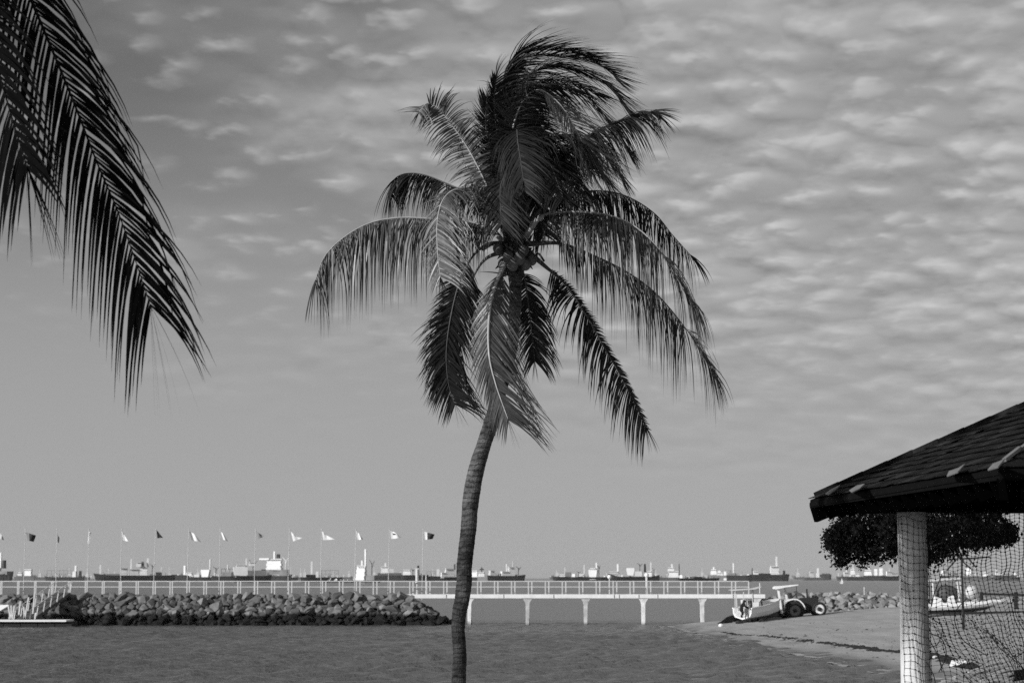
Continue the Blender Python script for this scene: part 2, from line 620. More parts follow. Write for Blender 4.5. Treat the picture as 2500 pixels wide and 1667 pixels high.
def breakwater():
    # crest at z 2.5, toe in the water; right nose slopes down
    root = empty('rock_breakwater', P(550, 1525, 172), 'long rubble breakwater of grey boulders, dark and wet along its foot, below the flagpoles', 'breakwater')
    xl, xr = -78.0, -9.3       # crest ends
    nose = -5.2
    b = MB()
    yc, yf, yb = 174.3, 171.6, 182.0
    sec = [(yf + .4, -0.6), (yc, 2.15), (yc + 4.2, 2.15), (yb, -0.6)]
    vs = []
    for x, k in ((xl, 1.0), (xr, 1.0), (nose + .2, 0.22)):
        for y, z in sec: vs.append((x, lerp(176.5, y, 0.35 + 0.65 * k), -0.6 + (z + 0.6) * k))
    fs = [(i * 4 + j, (i + 1) * 4 + j, (i + 1) * 4 + j + 1, i * 4 + j + 1) for i in range(2) for j in range(3)] + [(8, 9, 10, 11), (3, 2, 1, 0)]
    b.add(vs, fs)
    b.build('rubble_core', m_rock_core, root)
    spots = []
    rnd = random.Random(5)
    # rows up the face
    for r_i in range(9):
        t = r_i / 8
        y = lerp(171.6, 173.95, t); z = lerp(-0.05, 2.42, t)
        x = -46.5 + rnd.uniform(0, .6)
        while x < nose:
            s_ = rnd.choice([0.5, 0.6, 0.7, 0.85, 1.05]) * rnd.uniform(0.9, 1.1)
            zn = z
            ymod = y
            if x > xr:
                k = (nose - x) / (nose - xr)
                if t > k + 0.12:
                    x += s_ * 0.72; continue
                zn = min(z, 2.4 * k)
            spots.append(((x, ymod + rnd.uniform(-.25, .25), min(2.36, zn + rnd.uniform(-.12, .10))), s_ * 1.15))
            x += s_ * rnd.uniform(0.70, 0.86)
    # crest and nose top
    x = -46
    small = []
    while x < nose + .2:
        k = 1 if x < xr else max(0, (nose - x) / (nose - xr))
        for yy in ((174.5,) if x < xr - .8 else (174.5, 175.2, 176.2, 177.4)):
            small.append(((x + rnd.uniform(-.3, .3), yy, (2.1 if x < xr - .8 else 2.3) * k + rnd.uniform(-.1, .06)), rnd.uniform(.5, .85)))
        x += 0.7
    # chinks between boulders
    for i in range(500):
        t = rnd.random(); x = rnd.uniform(-46, nose)
        k = 1 if x < xr else max(0, (nose - x) / (nose - xr))
        if t > k: continue
        small.append(((x, lerp(171.8, 174.1, t), lerp(-0.1, 2.35, t)), rnd.uniform(.3, .5)))
    spots.sort(key=lambda a: -a[1])
    put_rocks(root, spots + small, rock_meshes, 300)
    return root


breakwater()


def groyne():
    root = empty('rock_groyne', P(2050, 1490, 172), 'pale rubble groyne running behind the tractor to the right of the footbridge', 'groyne')
    rnd = random.Random(9)
    b = MB()
    prof = [(20.2, 0.9), (21.4, 2.2), (24, 2.55), (30, 2.7), (40, 2.3), (52, 2.2), (66, 2.0)]
    top = lambda x: float(np.interp(x, [p[0] for p in prof], [p[1] for p in prof]))
    vs = []
    for x, z in prof:
        vs += [(x, 171.6, -0.3), (x, 174.6, z - .35), (x, 177.6, z - .35), (x, 181, -0.8)]
    fs = [(i * 4 + j, (i + 1) * 4 + j, (i + 1) * 4 + j + 1, i * 4 + j + 1) for i in range(len(prof) - 1) for j in range(3)]
    fs += [(3, 2, 1, 0), tuple(len(vs) - 4 + k for k in range(4))]
    b.add(vs, fs)
    b.build('rubble_core', m_rock2, root)
    big, small = [], []
    for r_i in range(6):
        t = r_i / 5
        x = 20.6 + .5 * (1 - t)
        while x < 47:
            s_ = rnd.uniform(.55, 1.0)
            big.append(((x, lerp(171.8, 174.9, t) + rnd.uniform(-.3, .3), lerp(float(gz(x, 171)) - .1, top(x) - .15, t) + rnd.uniform(-.1, .1)), s_ * 1.1))
            x += s_ * rnd.uniform(.7, .9)
    for i in range(420):
        t = rnd.random(); x = rnd.uniform(20.8, 62)
        small.append(((x, lerp(171.5, 176, t), lerp(float(gz(x, 171)), top(x) - .1, t)), rnd.uniform(.35, .6)))
    big.sort(key=lambda a: -a[1])
    put_rocks(root, big + small, rock_meshes2, 290)


groyne()


# ------------------------------------------------------------------ railings and footbridge
YB = 174.0
BW = 1.9       # bridge width
zd = P(1250, 1450, YB).z     # top of the deck


def rail_run(x0, x1, step, ph, y, name, label_root, parent=None, kindname='post', hgt=None):
    """posts each an object, two long rails"""
    hgt = hgt or (P(1250, 1418, YB).z - zd)
    b = MB()
    b.box((x0, y - .03, zd + hgt - .045), (x1, y + .03, zd + hgt + .03))
    b.box((x0, y - .025, zd + hgt * .56 - .03), (x1, y + .025, zd + hgt * .56 + .03))
    r_ = b.build('rail', m_rail, label_root)
    me = None
    x = x0 + ph
    off = LOC[label_root.name]
    first = None
    while x < x1 + 0.01:
        if first is None:
            pb = MB()
            pb.box((-.05, -.045, -hgt - .02), (.05, .045, -.05))
            me = bpy.data.meshes.new('post')
            me.from_pydata(pb.v, [], pb.f); me.materials.append(m_rail)
            first = 1
        o = bpy.data.objects.new('post', me)
        COL.objects.link(o)
        o.parent = label_root
        o.location = Vector((x, y, zd + hgt)) - off
        x += step


def pxX(px, Yd=YB): return P(px, 1450, Yd).x


STEP = 41.4 / 2500 * 0 + (P(41.4 + 1250, 1450, YB).x)
bx0, bx1 = pxX(1000), pxX(1868)
fr = empty('white_railing', (pxX(500), YB, zd), 'white two-rail railing along the near edge of the breakwater top', 'railing', 'railings along the breakwater top')
rail_run(pxX(-60), pxX(990), STEP, STEP * .45, YB + .2, 'f', fr)
bk = empty('white_railing', (pxX(500), YB + 2, zd), 'far white railing on the breakwater seen through the near one, close to the flagpoles', 'railing', 'railings along the breakwater top')
rail_run(pxX(-60), pxX(990), STEP * 1.02, STEP * .1, YB + BW + .6, 'b', bk)
m_path = mat('path_stone', .16, .9, .2, 3)
# low kerb the breakwater railing stands on
b = MB(); b.box((pxX(-700), YB + .05, 1.9), (pxX(1003), YB + BW + .8, zd - .01))
kb = b.build('breakwater_path', m_path)
tag(kb, kind='structure')

br = empty('footbridge', (pxX(1400), YB, 0), 'long white concrete footbridge on flared piers behind the palm trunk', 'footbridge')
b = MB()
zb = P(1250, 1459.5, YB).z
b.box((bx0 - .6, YB, zb), (bx1, YB + BW, zd))
b.prism([(bx0 - .6, zb - .002), (pxX(1013), zb - .002), (pxX(1013), zb - .55), (pxX(985), zb - .05)], YB + .02, YB + BW - .02)
b.build('deck', m_conc, br)
# joints in the edge beam
for px in (1090, 1230, 1352, 1500, 1512, 1560, 1606, 1790):
    b = MB(); x = pxX(px); b.box((x - .03, YB - .012, zb + .02), (x + .03, YB - .002, zd - .03)); b.build('joint', m_dgrey, br)
m_pier = tide_mat('pier_concrete', 0.60, -0.15, 0.25, 0.02)
for px in (1146, 1288, 1430, 1571, 1715, 1848):
    x = pxX(px)
    zt = zb - .002
    w2 = .30
    b = MB()
    b.prism([(x - .50, zt), (x - .40, zt - .08), (x - .22, zt - .34), (x - .17, zt - .6), (x - .15, -1.0), (x + .13, -1.0), (x + .15, zt - .6), (x + .20, zt - .34), (x + .38, zt - .08), (x + .48, zt)], YB + .1, YB + .65)
    b.build('pier', m_pier, br)
    b = MB()
    b.prism([(x - .1, .6), (x - .14, -1), (x + .30, -1), (x + .16, .6)], YB + .7, YB + 1.8)
    b.build('pier_foot', m_rock_core, br)
for nm, yy, ph in (('near', YB + .08, STEP * .2), ('far', YB + BW - .08, STEP * .33)):
    sub = empty('railing', (pxX(1400), yy, zd), None)
    sub.parent = br
    sub.location = Vector((pxX(1400), yy, zd)) - LOC['footbridge']
    LOC[sub.name] = Vector((pxX(1400), yy, zd))
    rail_run(pxX(992), pxX(1829), STEP if nm == 'near' else STEP * 1.012, ph, yy, nm, sub)

# lamp posts on the walkway
def lamp(px, ytop, r_, label, yy, thick=.09, globe=True):
    x = pxX(px, yy); zt = P(px, ytop, yy).z
    root = empty('lamp_post', (x, yy, zd), label, 'lamp post', 'lamp posts on the walkway')
    b = MB(); b.tube([(x, yy, zd), (x, yy, zt)], [thick, thick], 8); b.build('pole', m_rail, root)
    if globe:
        b = MB(); b.ball((x, yy, zt + r_ * .7), r_, 12, 8); b.build('lamp_globe', m_white, root, True)
    else:
        b = MB(); b.box((x - r_, yy - .1, zt), (x + r_ * .8, yy + .1, zt + .1)); b.build('lamp_head', m_rail, root)


lamp(1018, 1389, .22, 'thick white post with a flat head where the footbridge meets the breakwater', YB + .5, .14, False)
lamp(1488, 1411, .18, 'low white globe lamp on the footbridge in front of a black ship bow', YB + 1.2, .05)
lamp(1579, 1407, .20, 'taller white globe lamp above the third visible bridge pier right of the palm', YB + 1.2, .10)
lamp(1040, 1405, .05, 'thin short post just right of the thick white post on the bridge', YB + 1.4, .05, False)

# ------------------------------------------------------------------ gangway and pontoon at the left
def gangway():
    root = empty('gangway', P(110, 1500, 170), 'sloping gangway with white posts leading from the breakwater down to the pontoon', 'gangway')
    a0 = P(152, 1449, 173.4); a1 = P(52, 1519, 166.5)
    b = MB(); b.bar(a0, a1, 1.5, .25); b.build('walkway', m_dgrey, root)
    d = (a1 - a0)
    sdv = Vector((d.y, -d.x, 0)).normalized() * .72
    for s_ in (-1, 1):
        b = MB()
        b.bar(a0 + sdv * s_ + Vector((0, 0, 1.0)), a1 + sdv * s_ + Vector((0, 0, 1.0)), .05)
        b.build('handrail', m_rail, root)
        for k in range(7):
            p = a0 + d * (k / 6) + sdv * s_
            b = MB(); b.bar(p, p + Vector((.14, 0, 1.0)), .085, .085); b.build('post', m_rail, root)
    root2 = empty('pontoon', P(60, 1525, 166), 'flat floating pontoon with a white edge at the foot of the gangway', 'pontoon')
    xa, xb = P(-60, 1515, 165).x, P(164, 1515, 165).x
    zt = P(60, 1512.5, 165).z
    b = MB(); b.box((xa, 164.6, zt - .14), (xb, 167.5, zt)); b.build('deck', m_white, root2)
    b = MB()
    for k in range(6):
        x = lerp(xa + .3, xb - .2, k / 5)
        b.box((x - .75, 164.9, -.3), (x + .6, 167.3, zt - .142))
    b.build('floats', m_tyre, root2)
    # post pair and slanted brace standing on the pontoon
    b = MB()
    for q in (((27, 1477), (28, 1510)), ((35, 1478), (30, 1510)), ((20, 1478), (26, 1510)), ((70, 1457), (60, 1510)), ((58, 1480), (60, 1510)), ((50, 1466), (46, 1500)), ((85, 1444), (80, 1497)), ((87, 1495), (85, 1511))):
        b.bar(P(*q[0], 166), P(*q[1], 166), .11)
    b.build('brace', m_rail, root2)
    r3 = empty('fabric_awning', P(5, 1480, 168), 'pale slanted awning beside the gangway at the left edge', 'awning')
    b = MB(); b.pxprism([(-40, 1478), (24, 1475), (24, 1478), (-2, 1493), (-40, 1496)], 168, 167.5, 169); b.build('sheet', m_white, r3)
    b = MB()
    for px in (-30, 22): b.bar(P(px, 1478, 168.2), P(px, 1515, 168.2), .08)
    b.build('leg', m_rail, r3)


gangway()

# ------------------------------------------------------------------ flagpoles
m_fl = {k: mat('flag_cloth_%s' % k, v_, 0.8, 0.15, 3) for k, v_ in dict(white=.75, pale=.45, grey=.22, dark=.035, black=.012).items()}
YF = 178.0
FL = [  # pole px at top, base px, flag quad (hoist top, fly top, fly bottom, hoist bottom), cloth, description
    (-4, -6, [(-2, 1296), (6, 1308), (9, 1318), (-2, 1314)], 'pale', 'pale flag cut off by the left edge of the photo'),
    (62, 57, [(64, 1299), (87, 1306), (82, 1322), (68, 1319)], 'dark', 'dark grey flag blown out wide, second flagpole from the left'),
    (139, 136, [(139, 1298), (144, 1312), (144, 1330), (140, 1318)], 'grey', 'grey flag hanging thin as a strip on its pole'),
    (217, 214, [(217, 1297), (222, 1300), (219, 1326), (214, 1326)], 'white', 'narrow white flag hanging limp straight down'),
    (297, 294, [(297, 1296), (303, 1304), (314, 1321), (301, 1319)], 'white', 'white flag drooping in a triangle just left of the black flag'),
    (380, 374, [(382, 1293), (390, 1302), (398, 1312), (384, 1313)], 'black', 'solid black triangular flag'),
    (461, 456, [(462, 1296), (476, 1304), (491, 1323), (468, 1318)], 'pale', 'pale two-tone flag sagging low right of the black flag'),
    (538, 534, [(538, 1296), (546, 1303), (557, 1322), (545, 1316)], 'white', 'white pennant-like flag drooping above the big white ship bridge'),
    (624, 620, [(625, 1295), (633, 1302), (645, 1308), (631, 1316)], 'grey', 'faint mid-grey flag almost the tone of the sky'),
    (707, 702, [(710, 1297), (722, 1309), (739, 1312), (716, 1321)], 'white', 'white flag with a rounded full belly'),
    (785, 783, [(786, 1296), (796, 1305), (817, 1316), (789, 1318)], 'white', 'white flag blown out to a point at the right'),
    (869, 865, [(869, 1295), (878, 1302), (886, 1316), (872, 1317)], 'pale', 'pale flag with a dark fly edge above the white ship tower'),
    (951, 947, [(953, 1295), (966, 1300), (980, 1312), (955, 1315)], 'white', 'white flag with dark device, second from right'),
    (1033, 1030, [(1036, 1297), (1061, 1304), (1056, 1315), (1038, 1317)], 'dark', 'dark flag with white hoist, rightmost flagpole beside the palm trunk'),
]
for i, (pt, pb_, q, c_, lab) in enumerate(FL):
    base = P(pb_, 1452, YF); top = P(pt, 1292, YF)
    base.z = 2.1
    root = empty('flagpole', base, 'flagpole with ' + lab, 'flagpole', 'flagpoles along the breakwater')
    b = MB(); b.tube([base, top], [.034, .022], 6); b.build('pole', m_rail, root)
    b = MB(); b.ball(top, .06, 6, 4); b.build('finial', m_rail, root)
    nu, nv = 7, 4
    vs = []
    for a in range(nu + 1):
        for c in range(nv + 1):
            u, vv = a / nu, c / nv
            tx = lerp(lerp(q[0][0], q[1][0], u), lerp(q[3][0], q[2][0], u), vv)
            ty = lerp(lerp(q[0][1], q[1][1], u), lerp(q[3][1], q[2][1], u), vv)
            p = P(tx, ty, YF)
            p.y += 0.14 * math.sin(u * 6 + i + vv * 2) * u
            vs.append(p)
    fs = [(a * (nv + 1) + c, (a + 1) * (nv + 1) + c, (a + 1) * (nv + 1) + c + 1, a * (nv + 1) + c + 1) for a in range(nu) for c in range(nv)]
    b = MB(); b.add(vs, fs)
    two = {13: ('white', 'dark'), 11: ('white', 'grey'), 6: ('grey', 'white'), 12: ('white', 'white'), 1: ('grey', 'dark')}.get(i)
    if two:
        b.mi = [0 if a < 2 or (i == 11 and a < 5) else 1 for a in range(nu) for c in range(nv)]
        if i == 12: b.mi = [1 if (2 <= a <= 4 and 1 <= c <= 1) else 0 for a in range(nu) for c in range(nv)]
        ms = [m_fl[two[0]], m_fl['dark'] if i == 12 else m_fl[two[1]]]
        b.build('flag', ms, root, True)
    else:
        b.build('flag', m_fl[c_], root, True)

# ------------------------------------------------------------------ ships on the horizon
m_sw = mat('ship_white', 0.68, 0.6, 0.08, .1)
m_sp = mat('ship_cream', 0.50, 0.6, 0.15, .1)
m_sg = mat('ship_grey', 0.17, 0.7, 0.3, .08)
m_sb = mat('ship_black_hull', 0.007, 0.6, 0.3, .05)
m_sd = mat('ship_dark_hull', 0.025, 0.7, 0.3, .05)
m_sm = mat('ship_mid_hull', 0.09, 0.7, 0.3, .05)
MS = dict(w=m_sw, p=m_sp, g=m_sg, b=m_sb, d=m_sd, m=m_sm)


def ship(Yd, hull, items, label, name='ship', cat='ship'):
    """hull: (x0,x1,top,bot,mat,bow side -1/+1, sheer px); items: (kind, mat, x0, x1, ytop, ybot)"""
    x0, x1, top, bot, hm, bow, sheer = hull
    k = Yd / FPX
    beam = max((x1 - x0) * k * 0.17, 4 * k)
    root = empty(name, (P((x0 + x1) / 2, bot, Yd).x, Yd, 0), label, cat, 'ships at anchor along the horizon')
    zt = P(0, top, Yd).z
    X0, X1 = P(x0, top, Yd).x, P(x1, top, Yd).x
    n = 15
    vs = []
    for i in range(n):
        t = i / (n - 1)
        x = lerp(X0, X1, t)
        u = t if bow > 0 else 1 - t
        wd = beam / 2 * (min(1, (1.02 - u) / .22) ** .6 if u > .8 else (1 if u > .1 else .8 + 2 * u))
        z = zt + sheer * k * (max(0, (u - .8) / .2) ** 1.0 + 0.5 * max(0, (.16 - u) / .16))
        ov = (.02 * (X1 - X0) if u > .97 else 0) * bow
        vs += [(x - ov * 2.0, Yd - wd * .6, -1.0), (x, Yd - wd, z), (x, Yd + wd, z), (x - ov * 2.0, Yd + wd * .6, -1.0)]
    fs = [(i * 4 + j, (i + 1) * 4 + j, (i + 1) * 4 + (j + 1) % 4, i * 4 + (j + 1) % 4) for i in range(n - 1) for j in range(4)]
    fs += [(3, 2, 1, 0), tuple(len(vs) - 4 + q for q in range(4))]
    b = MB(); b.add(vs, fs); b.build('hull', MS[hm], root)
    rc = random.Random(int(x0 * 7 + x1))
    for mm_, cnt in (('w', 5), ('g', 6)):
        b = MB()
        for q in range(max(2, int(cnt * (x1 - x0) / 70))):
            px_ = rc.uniform(x0 + .06 * (x1 - x0), x1 - .06 * (x1 - x0)); hh_ = rc.choice([1.5, 2, 3, 4, 6, 9]); ww_ = rc.uniform(.5, 1.1) if hh_ > 4 else rc.uniform(1.2, 5)
            xx = P(px_, top, Yd).x; yy = Yd + rc.uniform(-.3, .3) * beam
            b.box((xx - ww_ * k / 2, yy - .5 * k, zt - .5), (xx + ww_ * k / 2, yy + .5 * k, zt + hh_ * k))
            if hh_ > 5: b.bar((xx - 2 * k, yy, zt + hh_ * .8 * k), (xx + 2 * k, yy, zt + hh_ * .8 * k), .5 * k)
        b.build('deck_gear', MS[mm_], root)['kind'] = 'stuff'
    for it in items:
        kd, mm, a, c, yt, yb = it[:6]
        m_ = MS[mm]
        xa, xc = P(a, yt, Yd).x, P(c, yt, Yd).x
        z1, z0 = P(a, yt, Yd).z, P(a, yb, Yd).z
        d2 = beam * .42
        b = MB()
        if kd == 'house':
            # stepped decks
            st = max(2, int((yb - yt) / 5))
            for q in range(st):
                f = q / st
                sh = (xc - xa) * .05 * (q % 2)
                zz0 = lerp(z0, z1, f); zz1 = lerp(z0, z1, (q + 1) / st)
                b.box((xa + sh, Yd - d2 * (1 - .12 * q), zz0), (xc - sh, Yd + d2 * (1 - .12 * q), zz1 - .08 * (zz1 - zz0)))
                b.box((xa + sh - .1 * k, Yd - d2 * (1 - .12 * q) - k * .3, zz1 - .08 * (zz1 - zz0)), (xc - sh + .1 * k, Yd + d2, zz1 + .0))
            b.build('deckhouse', m_, root)
            if (c - a) > 9:
                b = MB()
                nb = int((c - a) / 3)
                for q in range(nb):
                    xx = lerp(xa, xc, (q + .5) / nb)
                    b.box((xx - .8 * k, Yd - d2 - .9 * k, z1 - 3.0 * k), (xx + .8 * k, Yd - d2 * .8, z1 - 1.6 * k))
                b.build('windows', m_sg, root)
        elif kd == 'flare':
            b.prism([(lerp(xa, xc, .14), z0), (lerp(xa, xc, .86), z0), (xc, z1 - .25 * (z1 - z0)), (xc, z1), (xa, z1), (xa, z1 - .25 * (z1 - z0))], Yd - d2, Yd + d2)
            b.build('deckhouse', m_, root)
        elif kd == 'mast':
            b.bar(((xa + xc) / 2, Yd, z0), ((xa + xc) / 2, Yd, z1), xc - xa, up=(0, 1, 0))
            zz = lerp(z0, z1, .7)
            b.bar((xa - 1.8 * k, Yd, zz), (xc + 1.8 * k, Yd, zz), .45 * k)
            b.build('mast', m_, root)
        elif kd == 'funnel':
            b.prism([(xa, z0), (xc, z0), (xc - .1 * (xc - xa), z1), (xa + .15 * (xc - xa), z1)], Yd - d2 * .5, Yd + d2 * .5)
            b.build('funnel', m_, root)
        elif kd == 'box':
            b.box((xa, Yd - d2, z0), (xc, Yd + d2, z1)); b.build('deck_cargo', m_, root)
        elif kd == 'crane':
            xm = (xa + xc) / 2
            b.bar((xm, Yd, z0), (xm, Yd, lerp(z0, z1, .75)), 1.3 * k, up=(0, 1, 0))
            b.bar((xm, Yd, lerp(z0, z1, .75)), (xa, Yd, z1), 0.9 * k)
            b.bar((xm, Yd, lerp(z0, z1, .55)), (xc, Yd, lerp(z0, z1, .95)), 0.9 * k)
            b.ball((xm, Yd, lerp(z0, z1, .8)), 1.6 * k, 6, 4)
            b.build('crane', m_, root)
        elif kd == 'gantry':
            nn = max(2, int((c - a) / 9))
            for q in range(nn + 1):
                xx = lerp(xa, xc, q / nn); b.bar((xx, Yd, z0), (xx, Yd, z1), .8 * k, up=(0, 1, 0))
            b.bar((xa, Yd, z1), (xc, Yd, z1), 1.1 * k)
            b.bar((xa, Yd, lerp(z0, z1, .5)), (xc, Yd, lerp(z0, z1, .5)), .5 * k)
            b.build('pipe_gantry', m_, root)
    return root


